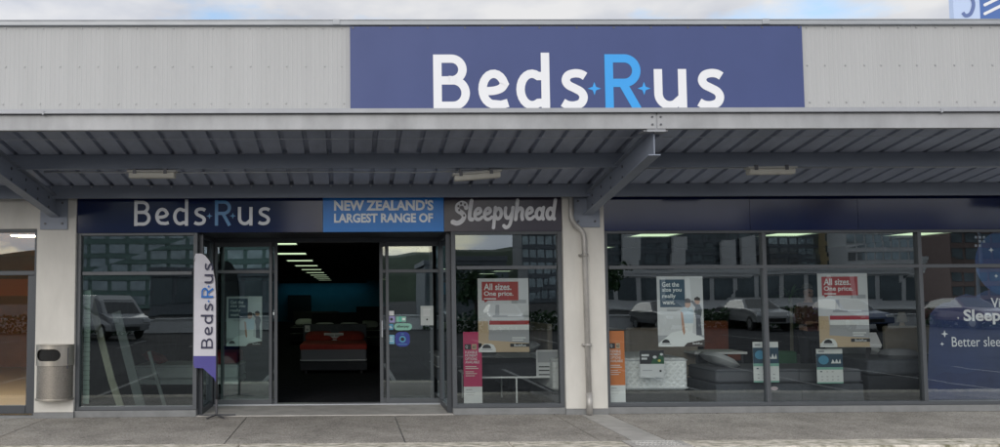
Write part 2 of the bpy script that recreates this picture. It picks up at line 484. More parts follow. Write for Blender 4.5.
# ------------------------------------------------------------------ ground
XJ = [-10.4, -8.2, -6.1, -4.05, -1.37, .62, 2.78, 3.13, 3.52, 5.0, 7.45, 9.7, 13]
KY0, KY1 = -2.16, -2.56
mb = MB()
for a, b in zip(XJ, XJ[1:]):
    mb.box(a + .006, b - .006, KY0 + .004, -.02, -.12, 0, 1 if abs(a - 3.13) < .01 else 0)
mb.box(-10.4, 13, KY0 + .01, -.03, -.125, -.012, 2)
mb.box(WX(196), WX(453), -.015, 1.2, -.1, .012, 1)
struct(mb.build('footpath', [M_agg, M_smoothcon, M_bolt], bevel=.005))
mb = MB()
gx0, gx1 = 3.10, 3.56
for a, b in ((-10.4, -7.2), (-7.19, -4.2), (-4.19, -1.2), (-1.19, 1.75), (1.76, gx0 - .1), (gx1 + .1, 6.6), (6.61, 9.6), (9.61, 13)):
    mb.box(a, b, KY1, KY0 - .004, -.16, .002)
mb.box(gx0 - .095, gx1 + .095, KY1, KY0 - .004, -.16, -.03)
struct(mb.build('kerb', M_kerb, bevel=.018, seg=3))
mb = MB(); mb.box(-400, 400, -420, KY1 + .02, -.4, -.13)
struct(mb.build('car_park', M_asph))
mb = MB()
for i in range(13): mb.box(-18 + i * 2.7, -17.9 + i * 2.7, -8.4, -3.4, -.128, -.124)
for i in range(17): mb.box(-22 + i * 2.7, -21.9 + i * 2.7, -24, -19, -.128, -.124)
mb.box(-120, 120, -34.1, -33.98, -.128, -.124)
struct(mb.build('bay_markings', M_line))
mb = MB(); mb.box(-400, 400, 51, 400, -.4, -.1)
struct(mb.build('rear_ground', M_asph))

# drain grate in the kerb
t = thing('drain_grate', 'pale slotted drain grate set in the mossy kerb below the downpipe', 'drain grate', ((gx0 + gx1) / 2, -2.3, 0))
mb = MB()
y0, y1 = KY1 + .06, KY0 - .02
for k in range(12):
    x = gx0 + k * (gx1 - gx0) / 11
    mb.box(x - .008, x + .008, y0 + .012, y1 - .012, -.02, .004)
for y in (y0 + .006, (y0 * 2 + y1) / 3, (y0 + 2 * y1) / 3, y1 - .006):
    mb.box(gx0 - .02, gx1 + .02, y - .011, y + .011, -.02, .0065)
mb.build('bars', mat('grate_grey', (.56, .55, .52), .7, var=.2, scale=(9, 9, 9)), t)
mb = MB()
for a, b, c, d in ((gx0 - .09, gx1 + .09, y1, y1 + .016), (gx0 - .09, gx1 + .09, y0 - .04, y0), (gx0 - .09, gx0 - .02, y0, y1), (gx1 + .02, gx1 + .09, y0, y1)):
    mb.box(a, b, c, d, -.029, .005)
mb.build('surround', M_smoothcon, t)

# ------------------------------------------------------------------ building
zTOP = WZ(20.5, 0); zHEAD = WZ(230.5, 0)
zSIGN = WZ(196, -.06)
XL, XR = -9.0, 12.2
Xnb = WX(37); XA = WX(76); XC = WX(197); XD = WX(452); XE = WX(563.5); XF = WX(605)
shop = thing('shop_building', 'long low shop with pale ribbed parapet above dark glazed shopfronts', 'building', (2, 0, 0))
mb = MB()
pitch = .062; n = int((XR - XL) / pitch); prof = []
for i in range(n):
    x = XL + i * pitch
    prof += [(x, 0), (x + .036, 0), (x + .044, .0020), (x + .054, .0020)]
vs = [(p[0], -p[1], z) for z in (3.0, zTOP - .07) for p in prof]; k = len(prof)
mb.add(vs, [(i, i + 1, k + i + 1, k + i) for i in range(k - 1)], 0)
mb.box(XL, XR, .02, .2, zHEAD + .05, zTOP - .03, 0)
for zz in (WZ(28, 0), WZ(66, 0), WZ(103, 0)):
    for i in range(int((XR - XL) / .26)):
        x = XL + .1 + i * .26 + random.uniform(-.02, .02)
        mb.box(x - .009, x + .009, -.012, 0, zz - .009, zz + .009, 1)
mb.build('parapet', [M_clad, M_screw], shop)
mb = MB(); mb.box(XL, XR, -.05, .26, zTOP - .075, zTOP - .012); mb.box(XL, XR, -.058, .27, zTOP - .012, zTOP)
for x in (-6.2, -.2, 5.8): mb.box(x, x + .1, -.062, .2, zTOP - .074, zTOP + .004)
mb.build('parapet_cap', M_cap, shop, bevel=.004)
for a, b in ((Xnb, XA), (XE, XF), (10.35, 10.95)):
    mb = MB(); mb.box(a, b, -.06, .32, .075, 3.25)
    c = mb.build('pillar', M_colp, shop, bevel=.008)
    mb = MB(); mb.box(a - .004, b + .004, -.066, .3, 0, .075); mb.build('plinth', M_plinth, c)
mb = MB(); mb.box(XA, XE, .06, .3, zHEAD, 3.3); mb.box(XF, 10.35, .06, .3, zHEAD, 3.3); mb.build('lintel', M_navy, shop)
# shell of the shop
mb = MB(); mb.box(XL, XR, .3, 50, 4.6, 4.8); mb.build('roof', M_cap, shop)
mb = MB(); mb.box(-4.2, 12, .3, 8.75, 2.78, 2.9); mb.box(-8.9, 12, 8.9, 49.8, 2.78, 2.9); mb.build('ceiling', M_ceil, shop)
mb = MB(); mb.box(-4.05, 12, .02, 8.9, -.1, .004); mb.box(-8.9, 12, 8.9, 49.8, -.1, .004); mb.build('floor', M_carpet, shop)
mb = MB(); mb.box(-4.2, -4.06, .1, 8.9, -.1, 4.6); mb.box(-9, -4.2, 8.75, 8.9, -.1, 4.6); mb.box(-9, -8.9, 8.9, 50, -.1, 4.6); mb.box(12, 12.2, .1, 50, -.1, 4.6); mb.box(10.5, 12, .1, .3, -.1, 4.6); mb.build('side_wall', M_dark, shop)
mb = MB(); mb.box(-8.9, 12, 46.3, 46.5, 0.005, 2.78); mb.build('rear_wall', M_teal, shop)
# shallow display partitions behind the right window
mb = MB(); mb.box(1.75, 1.83, 3.0, 26.3, 0.005, 2.78); mb.build('partition', M_dark, shop)


def window(x0, x1, z0, z1, Y, mull=(), trans=(), fw=.055, fd=.11, gl=None, name='window', split_trans=True, bottom=None):
    bt = bottom or fw
    mb = MB()
    mb.box(x0, x0 + fw, Y, Y + fd, z0, z1); mb.box(x1 - fw, x1, Y, Y + fd, z0, z1)
    mb.box(x0 + fw, x1 - fw, Y + .001, Y + fd - .001, z1 - fw, z1); mb.box(x0 + fw, x1 - fw, Y + .001, Y + fd - .001, z0, z0 + bt)
    o = mb.build(name, M_frame, shop, bevel=.004)
    xs = [x0 + fw] + list(mull) + [x1 - fw]; zs = [z0 + bt] + list(trans) + [z1 - fw]
    for m_ in mull:
        mb = MB(); mb.box(m_ - .026, m_ + .026, Y + .004, Y + fd - .004, z0 + bt, z1 - fw); mb.build('mullion', M_frame, o, bevel=.003)
    for a, b in zip(xs, xs[1:]):
        for q in trans:
            mb = MB(); mb.box(a + .02, b - .02, Y + .006, Y + fd - .006, q - .024, q + .024); mb.build('transom', M_frame, o, bevel=.003)
        for c, d in zip(zs, zs[1:]):
            mb = MB(); yy = Y + fd * .5 + random.uniform(-.002, .002)
            j_ = lambda: yy + random.uniform(-.0022, .0022)
            mb.add([(a, j_(), c), (b, j_(), c), (b, j_(), d), (a, j_(), d)], [(0, 1, 2, 3)]); mb.build('pane', gl or M_glass, o)
    return o


zT = WZ(268, 0); z0s = WZ(408.5, 0)
window(XA, XC, z0s, zHEAD, 0, trans=(WZ(272, 0),), gl=M_glassg, bottom=.05)
window(XD, XE, z0s, zHEAD, 0, trans=(zT,), fw=.06, bottom=.05)
M1, M2 = WX(767), WX(923.5)
window(XF, 10.35, z0s, zHEAD, 0, mull=(M1, M2), trans=(WZ(267, 0, 700),), bottom=.05)
for a, b in ((XA, XC), (XD, XE), (XF, 10.35)):
    mb = MB(); mb.box(a, b, -.03, .2, 0, z0s - .002); mb.build('sill', M_plinth, shop, bevel=.006)
# recessed entrance
YD = 1.05
ent = MB()
hz = zHEAD - .02
ent.box(XC, XD, .1, YD + .3, hz, hz + .1); ent.box(XC, XD, YD - .02, YD + .16, hz - .07, hz)
er = ent.build('entrance_frame', M_frame2, shop, bevel=.004)
for sgn, x in ((1, XC), (-1, XD)):
    mb = MB(); w_ = .06 * sgn
    for (ya, yb) in ((.11, .19), (YD - .07, YD + .05)): mb.box(x, x + w_, ya, yb, 0, hz)
    mb.box(x, x + w_, .19, YD - .07, 0, .09); mb.box(x, x + w_, .19, YD - .07, hz - .06, hz)
    q = mb.build('return_frame', M_frame2, shop, bevel=.004)
    mb = MB(); xx = x + w_ * .5; mb.add([(xx, .19, .09), (xx, YD - .07, .09), (xx, YD - .07, hz - .06), (xx, .19, hz - .06)], [(0, 1, 2, 3)]); mb.build('pane', M_glassg, q)
zt2 = WZ(271, YD)
zb2 = .012


def leaf(name, xa, xb, Y, stile, gl):
    mb = MB()
    mb.box(xa, xa + stile, Y, Y + .05, zb2, hz - .07); mb.box(xb - stile, xb, Y, Y + .05, zb2, hz - .07)
    mb.box(xa + stile, xb - stile, Y + .002, Y + .048, zb2, zb2 + .085); mb.box(xa + stile, xb - stile, Y + .002, Y + .048, hz - .13, hz - .07)
    mb.box(xa + stile, xb - stile, Y + .002, Y + .048, zt2 - .024, zt2 + .024)
    o = mb.build(name, M_frame, shop, bevel=.003)
    for c, d in ((zb2 + .085, zt2 - .024), (zt2 + .024, hz - .13)):
        mb = MB(); mb.add([(xa + stile, Y + .025, c), (xb - stile, Y + .025, c), (xb - stile, Y + .025, d), (xa + stile, Y + .025, d)], [(0, 1, 2, 3)]); mb.build('pane', gl, o)
    return o


S0, S1, S2, S3 = WX(214, YD), WX(272, YD), WX(384, YD), WX(442, YD)
leaf('sidelight', S0, S1, YD, .045, M_glassg); leaf('sidelight', S2 + .03, S3, YD, .045, M_glass)
l1 = leaf('sliding_door', S0 + .09, S1 + .075, YD + .075, .05, M_glassg); l2 = leaf('sliding_door', S2 - .06, S3 - .12, YD + .075, .05, M_glass)
mb = MB(); mb.box(S2 - .035, S2 - .015, YD + .05, YD + .075, 1.0, 1.25); mb.build('handle', M_wire, l2, bevel=.004)
mb = MB(); mb.box(S0, S3, YD - .03, YD + .15, .0125, .03); mb.build('door_track', M_wire, shop)

# ------------------------------------------------------------------ signs on the front
YB = -.045
x0, x1, z0, z1 = pbox(350, 26.5, 805, 114, YB)
mb = MB(); mb.box(x0, x1, YB, -.006, z0 - .12, z1, 0)
fr = FR(YB)
xb, zb = W(433, 110, YB); cap = (W(433, 54.5, YB)[1] - zb); xe = W(722.5, 110, YB)[0]; sx = (xe - xb) / 5.145


def place(u, v, w): return (xb + u * sx, YB - .003 - w, zb + v * cap)


beds_r_us(mb, place, 1, 2)
for i in range(13):
    x = x0 + .04 + i * (x1 - x0 - .08) / 12; mb.box(x - .012, x + .012, YB - .006, YB, z1 - .03, z1 - .006, 3)
tag(mb.build('banner_sign', [M_banner, M_white, M_blue, M_bolt]), 'large violet blue banner reading Beds R us across the parapet', 'sign')

YS = -.02
zs1 = WZ(196.5, YS, 320); zs0 = WZ(232, YS, 320)
def sign_panel(pa, pb, name, mats, label, extra=None, a=None, b=None):
    xa, xb_ = (a if a is not None else WX(pa, YS, 215)), (b if b is not None else WX(pb, YS, 215))
    mb = MB(); mb.box(xa, xb_ - .004, YS, .058, zs0, zs1, 0)
    if extra: extra(mb)
    return tag(mb.build(name, mats, bevel=0), label, 'sign')


def ex_navy(mb):
    xb1, zb1 = W(133.5, 226, YS); c1 = W(133.5, 200.5, YS)[1] - zb1; s1 = (W(269.5, 226, YS)[0] - xb1) / 5.145
    beds_r_us(mb, lambda u, v, w: (xb1 + u * s1, YS - .0015 - w, zb1 + v * c1), 1, 2, .125)


sign_panel(78, 323, 'fascia_sign', [M_navy, M_whiteletter, M_bluedim], 'glossy navy fascia sign with white Beds R us lettering over the left window', ex_navy, a=XA)


def ex_sky(mb):
    for s_, box_ in (("NEW ZEALAND'S", (334, 200, 433.5, 210.5)), ('LARGEST RANGE OF', (334, 213.5, 433, 222.5))):
        v, f = fit(text2d(s_, .04), *pbox(*box_, YS)); mb.flat(v, f, FR(YS), .002, 1)


sign_panel(323, 444, 'fascia_sign', [M_skypanel, mat('pale_blue_lettering', (.86, .9, .93), .5)], "light blue fascia sign reading NEW ZEALAND'S LARGEST RANGE OF over the door", ex_sky)

SL = {
    'S': (.80, [smooth_line([(.70, .80), (.62, .95), (.42, 1.0), (.24, .88), (.26, .68), (.48, .55), (.62, .38), (.52, .16), (.28, .06), (.06, .12)])], .24),
    'l': (.30, [smooth_line([(.16, .98), (.13, .6), (.12, .25), (.17, .12), (.28, .1)])], .2),
    'e': (.50, [smooth_line([(.1, .34), (.28, .38), (.38, .48), (.32, .60), (.2, .6), (.1, .45), (.1, .25), (.2, .11), (.36, .11), (.48, .2)])], .17),
    'p': (.56, [[(.13, .64), (.11, -.3)], arc(.3, .36, .16, .24, 150, -150)], .18),
    'y': (.56, [smooth_line([(.1, .62), (.1, .35), (.2, .16), (.36, .2), (.46, .4)]), smooth_line([(.48, .64), (.44, .1), (.36, -.2), (.2, -.3), (.08, -.22)])], .18),
    'h': (.56, [[(.13, .98), (.11, .08)], smooth_line([(.13, .4), (.28, .6), (.42, .52), (.42, .25), (.46, .09)])], .19),
    'a': (.56, [arc(.26, .34, .16, .24, 40, 330), smooth_line([(.45, .62), (.42, .25), (.48, .09)])], .18),
    'd': (.56, [arc(.26, .34, .16, .24, 40, 330), smooth_line([(.48, .98), (.43, .25), (.49, .09)])], .19),
}


def ex_sleepy(mb):
    xa, za = W(452, 224, YS); xw = W(556, 224, YS)[0]; c1 = W(452, 201, YS)[1] - za
    tot = sum(SL[c][0] for c in 'Sleepyhead'); s1 = (xw - xa) / (tot * 1.0); x = 0.0
    for i, c in enumerate('Sleepyhead'):
        for st in SL[c][1]:
            v, f = ribbon([(p[0], p[1]) for p in st], SL[c][2] * .97, True)
            up = .10 if c != 'S' else -.02
            mb.add([(xa + (p[0] + x + .10 * (p[1] - .3)) * s1, YS - .0015 - p[2], za + (p[1] * .92 + up + .025 * i / 9) * c1) for p in v], f, 1)
        x += SL[c][0]
    for (a, b) in ((.40, .99), (.26, .86), (.30, .68), (.60, .93), (.46, .80), (.55, .42)):
        mb.flat([(xa + (a + .08 + .055 * math.cos(k * .5236)) * s1, za + (b * .92 - .02 + .055 * math.sin(k * .5236)) * c1) for k in range(12)], [tuple(range(12))], FR(YS), .006, 0)


sign_panel(444, 562, 'fascia_sign', [M_plum, M_silver], 'dark plum fascia sign with silver script lettering Sleepyhead', ex_sleepy, b=XE)
mb = MB()
zr1, zr0 = WZ(190, YS, 780), WZ(228.5, YS, 780)
xs_ = [XF, WX(750, YS, 215), WX(858, YS, 215), 10.34]
for a, b in zip(xs_, xs_[1:]): mb.box(a, b - .005, YS, .058, zs0, zs1 + .1)
tag(mb.build('blank_sign', M_navy), 'blank glossy navy fascia above the right hand shop windows', 'sign')

# ------------------------------------------------------------------ canopy
CY = -2.72
zf0, zf1 = WZ(129.5, CY, 330), WZ(113, CY, 330)
can = thing('canopy', 'steel awning with pale fascia and ribbed roof sheets over the footpath', 'canopy', (2, -1.3, 3))
rz = lambda y: 3.135 + .168 * (-.3 - y)        # underside of the roof sheets
mb = MB()
for a, b in ((-9.4, -3.98), (-3.97, 3.275), (3.29, 10.6), (10.61, 12.4)):
    mb.prism([(CY, zf0), (CY + .07, zf0), (CY + .07, zf0 + .008), (CY + .008, zf0 + .008), (CY + .008, zf1 - .008), (CY + .07, zf1 - .008), (CY + .07, zf1), (CY, zf1)], 'x', a, b)
mb.build('fascia', M_galv, can, bevel=.002)
mb = MB()
zg0, zg1 = WZ(112.3, CY - .03, 330), WZ(106.5, CY - .03, 330)
mb.box(-9.4, 12.4, CY - .03, CY - .022, zg0, zg1 - .03); mb.box(-9.4, 12.4, CY - .045, CY - .02, zg0 - .008, zg0 + .008); mb.box(-9.4, 12.4, CY - .03, CY + .5, zg1 - .03, zg1 - .02)
for x in (-3.2, 6.3): mb.box(x, x + .02, CY - .05, CY - .03, zg0 - .02, zg0 + .02)
mb.build('edge_flashing', M_gutter, can)
# roof sheets
mb = MB(); pt = .268; ya, yb = CY + .08, -.02
x = -9.3; pr = []
while x < 12.2:
    pr += [(x, 0), (x + .205, 0), (x + .215, .045), (x + .258, .045)]; x += pt
k = len(pr)
vs = [(p[0], y, rz(y) + p[1]) for y in (ya, yb) for p in pr] + [(p[0], y, rz(y) + p[1] + .003) for y in (ya, yb) for p in pr]
fs = [(i, i + 1, k + i + 1, k + i) for i in range(k - 1)] + [(2 * k + i, 2 * k + i + 1, 3 * k + i + 1, 3 * k + i) for i in range(k - 1)]
mb.add(vs, fs); mb.build('roof_sheet', M_soff, can)
mb = MB(); mb.add([(-9.35, ya - .06, rz(ya) + .056), (12.3, ya - .06, rz(ya) + .056), (12.3, .0, rz(0) + .056), (-9.35, 0, rz(0) + .056)], [(0, 1, 2, 3)]); mb.build('roof_top', M_cap, can)
# purlins
for y, h in ((-1.45, .172), (-.22, .172)):
    mb = MB(); zt = rz(y) - .002
    mb.prism([(y - .004, zt), (y - .004, zt - h), (y + .06, zt - h), (y + .06, zt - h + .02), (y + .056, zt - h + .02), (y + .056, zt - h + .004), (y, zt - h + .004), (y, zt - .004), (y + .06, zt - .004), (y + .06, zt)], 'x', -9.3, 12.2, 0)
    if y > -1:
        x = -9.3 + .23
        while x < 3.2:
            mb.box(x - .012, x + .012, y - .03, y - .005, zt - .02, zt - .004, 1); mb.box(x - .006, x + .006, y - .024, y - .012, zt - .035, zt - .02, 1); x += pt
    mb.build('purlin', [M_beam, M_wire], can)
# rafters
for X in (-3.98, 3.28, 10.6, -9.35):
    y0_, y1_ = CY + .08, -.07
    zb_ = lambda y: 2.705 + .152 * (-.07 - y)
    h = .272; fw = .13
    mb = MB()
    def slab(dx, za_, zb2_, y0__=y0_):
        v = [(X + sx_ * dx, y, zb_(y) + q) for y in (y0__, y1_) for sx_, q in ((-1, za_), (1, za_), (1, zb2_), (-1, zb2_))]
        mb.add(v, [(0, 1, 2, 3), (7, 6, 5, 4), (0, 4, 5, 1), (1, 5, 6, 2), (2, 6, 7, 3), (3, 7, 4, 0)])
    slab(fw / 2, 0, .011); slab(.006, .0105, h - .0105); slab(fw / 2, h - .011, h)
    for yy in (-.35, -.75, -1.15, -1.6):
        for dz in (.07, .2): mb.tube([(X - .012, yy, zb_(yy) + dz), (X + .012, yy, zb_(yy) + dz)], .02, 8, 1)
    mb.build('rafter', [M_beam, M_bolt], can)
    mb = MB(); mb.box(X - .2, X + .17, -.085, -.062, WZ(229.5, -.08, 57), 2.99)
    for dx in (-.13, .1):
        for zz in (2.62, 2.9): mb.tube([(X + dx, -.1, zz), (X + dx, -.08, zz)], .016, 8, 1)
    mb.build('end_plate', [M_beam, M_bolt], can, bevel=.003)
    # splice plate and bolts on the fascia
    mb = MB(); mb.box(X - .1, X + .1, CY + .009, CY + .02, zf0 - .03, zf1 - .02)
    mb.box(X - .13, X + .13, CY + .03, CY + .2, zf0 - .022, zf0 - .006)
    for dx in (-.045, .045):
        for zz in (zf0 + .045, zf1 - .05): mb.tube([(X + dx, CY - .01, zz), (X + dx, CY + .01, zz)], .011, 8, 1)
    mb.build('splice_plate', [M_gutter, M_bolt], can)
# conduit and the tension wire
mb = MB(); zc = WZ(172, -1.3, 250)
cpath = [(-3.7, -1.3, zc + .01), (-2.2, -1.3, zc - .005), (-.6, -1.3, zc), (.9, -1.3, zc - .012), (2.0, -1.3, zc + .03), (3.2, -1.3, zc + .05)]
mb.tube(cpath, .0105, 8); mb.tube([(3.35, -1.3, WZ(168, -1.3, 700)), (10.5, -1.3, WZ(166.5, -1.3, 900))], .0105, 8)
mb.tube([(-9, -1.3, zc), (-4.1, -1.3, zc)], .0105, 8)
mb.build('conduit', M_wire, can, smooth=True)
mb = MB(); mb.tube([(-9.3, -2.45, WZ(138.6, -2.45, 100)), (0, -2.45, WZ(139, -2.45, 340)), (12.2, -2.45, WZ(134.5, -2.45, 950))], .0035, 6); mb.build('wire', M_wire, can)

# batten lights under the canopy
for i, (pa, pb_, ya_, yb_, lab) in enumerate(((128, 177, 174.3, 174.3, 'level unlit batten light under the canopy above the Beds R us fascia'),
                                  (452.5, 501.5, 177.5, 173.5, 'tilted unlit batten light hanging above the plum script sign'),
                                  (746, 795, 170.8, 170.3, 'unlit batten light under the canopy above the blank navy fascia'))):
    a = W(pa, ya_, -1.4); b = W(pb_, yb_, -1.4)
    cx, cz = (a[0] + b[0]) / 2, (a[1] + b[1]) / 2
    L = b[0] - a[0]; ang = math.atan2(b[1] - a[1], L)
    t = thing('batten_light', lab, 'light fitting', (0, 0, 0), 'batten lights under the canopy')
    mb = MB(); mb.prism([(-.05, -.048), (.05, -.048), (.06, -.02), (.06, .018), (-.06, .018), (-.06, -.02)], 'x', -L / 2 + .02, L / 2 - .02); mb.build('diffuser', M_tube, t, bevel=.012, seg=3)
    mb = MB(); mb.box(-L / 2, L / 2, -.065, .065, .019, .045); mb.build('tray', mat('fitting_tray', (.5, .49, .45), .5), t, bevel=.006)
    for xx in (-L * .34, L * .28):
        mb = MB(); mb.box(xx - .02, xx + .02, -.07, .01, .0455, .06); mb.box(xx - .02, xx + .02, -.072, -.0655, .0, .06); mb.box(xx - .01, xx + .01, -.01, .01, .06, .14); mb.build('clip', M_bolt, t)
    t.location = (cx, -1.4, cz); t.rotation_euler = (0, -ang, 0)

# downpipe on the pillar
mb = MB()
p = []
for px, py in ((571, 186), (571, 216), (572, 220), (575, 225), (580, 229), (583, 233), (584.3, 240), (590.5, 408)):
    q = W(px, py, -.13); p.append((q[0], -.13, q[1]))
p[-1] = (p[-2][0] + .02, -.13, .015)
mb.tube(p, .036, 16)
for py in (255, 345):
    q = W(584.3 + (py - 240) * .037, py, -.13); mb.tube([(q[0], -.13, q[1] - .02), (q[0], -.13, q[1] + .02)], .046, 16); mb.box(q[0] - .07, q[0] - .03, -.13, -.058, q[1] - .012, q[1] + .012)
mb.tube([(p[-1][0], -.13, .012), (p[-1][0], -.13, .30)], .043, 16)
tag(mb.build('downpipe', M_pipe, smooth=True), 'weathered metal downpipe with a bend running down the white pillar', 'downpipe')

# ------------------------------------------------------------------ sign board beyond the roof
t = thing('roof_sign', 'pale blue sign board with a dark numeral rising behind the parapet', 'sign board', (10.5, 5, 4.8))
YQ = 5.0
xa = WX(953.5, YQ, 10); xm = WX(980, YQ, 10); zq = WZ(30, YQ, 970); xz = xa + 3.6; zt_ = zq + 2.3
mb = MB(); mb.box(xa, xm, YQ, YQ + .12, zq, zt_, 0)
q = [W(px, py, YQ) for px, py in ((962.5, 12.5), (965.5, 15.6), (970, 14), (972.8, 8), (973, 2), (970, -4), (966, -5.5))]
v, f = ribbon(smooth_line(q, 6), .075, False); mb.flat(v, f, FR(YQ), .004, 1)
mb.build('pale_panel', [mat('sign_pale_blue', (.50, .60, .80), .5), mat('sign_numeral', (.12, .17, .36), .5)], t)
mb = MB(); mb.box(xm, xz, YQ - .005, YQ + .12, zq, zt_, 0)
for r0_ in range(4):
    for j in range(7):
        a, b = W(986 + j * 6.3, 13 - j * 3.1 - r0_ * 8.8, YQ)
        wv = .04 if j % 3 == 0 else .09
        vv, ff = ribbon([(a - wv * .8, b - wv * .4), (a + wv * .8, b + wv * .4)], .06, True); mb.flat(vv, ff, FR(YQ - .005), .004, 1)
mb.build('blue_panel', [mat('sign_mid_blue', (.07, .15, .40), .5), M_white], t)
for x in (xa + .4, xz - .4):
    mb = MB(); mb.box(x - .06, x + .06, YQ + .13, YQ + .25, 4.8, zt_ - .2); mb.build('post', M_beam, t)

# ------------------------------------------------------------------ rubbish bin
bx0, bx1 = WX(36, -.1, 370), WX(73.5, -.1, 370); bz0, bz1 = WZ(400.5, -.3, 55), WZ(346, -.3, 55)
bc = ((bx0 + bx1) / 2, -.06, 0); rb = (bx1 - bx0) / 2
t = thing('rubbish_bin', 'stainless steel rubbish bin with an oval slot fixed to the pillar', 'rubbish bin', (bc[0], -.06, bz0))


def half(r, n=28, d=1.0): return [(bc[0] + r * math.cos(math.pi + math.pi * k / n), -.065 + r * d * math.sin(math.pi + math.pi * k / n)) for k in range(n + 1)]


zmid = bz0 + (bz1 - bz0) * .64
mb = MB(); mb.prism(half(rb - .012), 'z', bz0 + .012, zmid); mb.build('lower_drum', M_steeld, t, smooth=False)
mb = MB()
outer = half(rb); inner = half(rb - .02)
mb.prism(outer + inner[::-1], 'z', zmid, bz1)
ob = mb.build('upper_shell', M_steel, t)
cut = MB(); ox, oz, hw, hh = bc[0] - .03, zmid + (bz1 - zmid) * .52, .165, .078
cut.prism([(ox + (hw - hh) + hh * math.cos(R(a)), oz + hh * math.sin(R(a))) for a in range(-90, 91, 15)] + [(ox - (hw - hh) + hh * math.cos(R(a)), oz + hh * math.sin(R(a))) for a in range(90, 271, 15)], 'y', -.8, -.08)
co = cut.build('cutter', M_hole); co.location = -ORG; co.parent = None
for o_ in (co,): pass
co.location = (0, 0, 0); ob.location = (0, 0, 0)
# both meshes in one space for the cut
ob2 = bpy.data.objects.new('tmp', ob.data.copy()); COL.objects.link(ob2); ob2.location = ORG
bo = ob2.modifiers.new('b', 'BOOLEAN'); bo.object = co; bo.operation = 'DIFFERENCE'; bo.solver = 'EXACT'
dg = bpy.context.evaluated_depsgraph_get(); dg.update()
nm = bpy.data.meshes.new_from_object(ob2.evaluated_get(dg)); nm.name = 'upper_shell'
ob.data = nm
bpy.data.objects.remove(ob2); bpy.data.objects.remove(co)
mb = MB(); mb.prism(half(rb - .03), 'z', zmid + .002, bz1 - .02); mb.build('liner', M_hole, t)
mb = MB(); mb.prism(half(rb + .006), 'z', bz1, bz1 + .012); mb.build('lid', M_steel, t, bevel=.004)
mb = MB(); mb.prism(half(rb + .004), 'z', bz0 - .014, bz0 + .012); mb.build('base_rim', M_steel, t, bevel=.003)
mb = MB(); mb.prism(half(rb + .002), 'z', zmid - .008, zmid + .008); mb.build('band', M_steel, t)
mb = MB(); mb.tube([(bc[0] + rb - .05, -.2, zmid - .05), (bc[0] + rb - .05, -.2, bz1 - .03)], .012, 8); mb.build('hinge', M_bolt, t)

# ------------------------------------------------------------------ feather flag
YF = -.09
fx, _ = W(216.5, 405, YF)
t = thing('feather_flag', 'white feather flag with Beds R us lettering and a purple foot beside the entrance', 'flag', (fx, YF, .012))
prof_px = [(194.5, 262), (195.5, 258), (198, 255), (202, 253.5), (206, 256), (210, 261), (213.5, 269), (215.5, 280), (216.5, 295)]
pole = [(fx, YF, .05)] + [(W(a, b, YF)[0], YF, W(a, b, YF)[1]) for a, b in ((216.7, 380), (216.6, 295), (215.6, 280), (213.6, 269), (210, 261), (206, 256), (202, 253.3), (198, 254.8), (195.3, 258), (194.3, 262))]
mb = MB(); mb.tube(pole, [.014, .012, .01, .009, .008, .007, .006, .006, .005, .005, .005], 8); mb.build('pole', M_black, t, smooth=True)
out_px = prof_px + [(216.7, 383), (212, 380.5), (207, 377), (203, 372), (201.5, 367), (196.5, 366), (193.5, 362)]
# cloth: rows across from the free edge to the pole, gently rippled
def edge_r(z): 
    pts = [(215.9, 290), (216.4, 383)]
    return pts
mb = MB()
def row(py):
    L_ = [(262, 194.2), (366, 193.6)]
    l = 194.3 - (py - 262) * .008
    if py < 257: l = 194.3 + (257 - py) * .5
    tab = [(253.5, 202.5), (256, 206), (261, 210), (269, 213.5), (280, 215.5), (295, 216.4), (384, 216.6)]
    r_ = tab[-1][1]
    for (a, b), (c, d) in zip(tab, tab[1:]):
        if a <= py <= c: r_ = b + (d - b) * (py - a) / (c - a); break
    if py > 364:  l = min(r_ - .5, 193.6 + max(0, py - 364) * .25 + (8 if py > 368 else 0) + max(0, py - 368) * .85)
    return l, r_
rows = []
pys = [253.6, 254.6, 256, 258.5, 262, 267] + [272 + i * 6 for i in range(16)] + [364, 368, 368.3, 373, 378, 383]
NC = 8; vs = []; mi = []
for py in pys:
    l, r_ = row(py)
    for k in range(NC + 1):
        px = l + (r_ - l) * k / NC; q = W(px, py, YF)
        vs.append((q[0], YF - .012 * math.sin(k / NC * 3.1) * math.sin(py * .06) - .004, q[1]))
fs = []
for i in range(len(pys) - 1):
    for k in range(NC):
        fs.append((i * (NC + 1) + k, i * (NC + 1) + k + 1, (i + 1) * (NC + 1) + k + 1, (i + 1) * (NC + 1) + k))
mb.add(vs, fs, 0)
for j, fc in enumerate(fs):
    py = pys[j // NC]; k = j % NC
    if py > 355 - 5 * math.sin(k * 1.1 + .4) - (5 if 2 < k < 6 else 0): mb.m[j] = 1
xz0, zz0 = W(213.2, 349, YF); zz1 = W(213, 263, YF)[1]; uu = (zz1 - zz0) / 5.18; capw = W(213.2, 349, YF)[0] - W(201.2, 349, YF)[0]
beds_r_us(mb, lambda u, v, w: (xz0 - v * capw, YF - .024 - w, zz0 + u * uu), 2, 3, .12)
fl = mb.build('banner', [M_flag, M_purple, mat('flag_ink', (.05, .05, .09), .8), mat('flag_blue_ink', (.03, .16, .50), .8)], t)
mb = MB()
for a in (20, 160, 250, 300): mb.bar((fx, YF, .035), (fx + .26 * math.cos(R(a)), YF + .26 * math.sin(R(a)), .02), .022, .014)
mb.tube([(fx, YF, .02), (fx, YF, .24)], .018, 10); mb.build('base', M_bolt, t)

# ------------------------------------------------------------------ posters in the windows
YP = .20


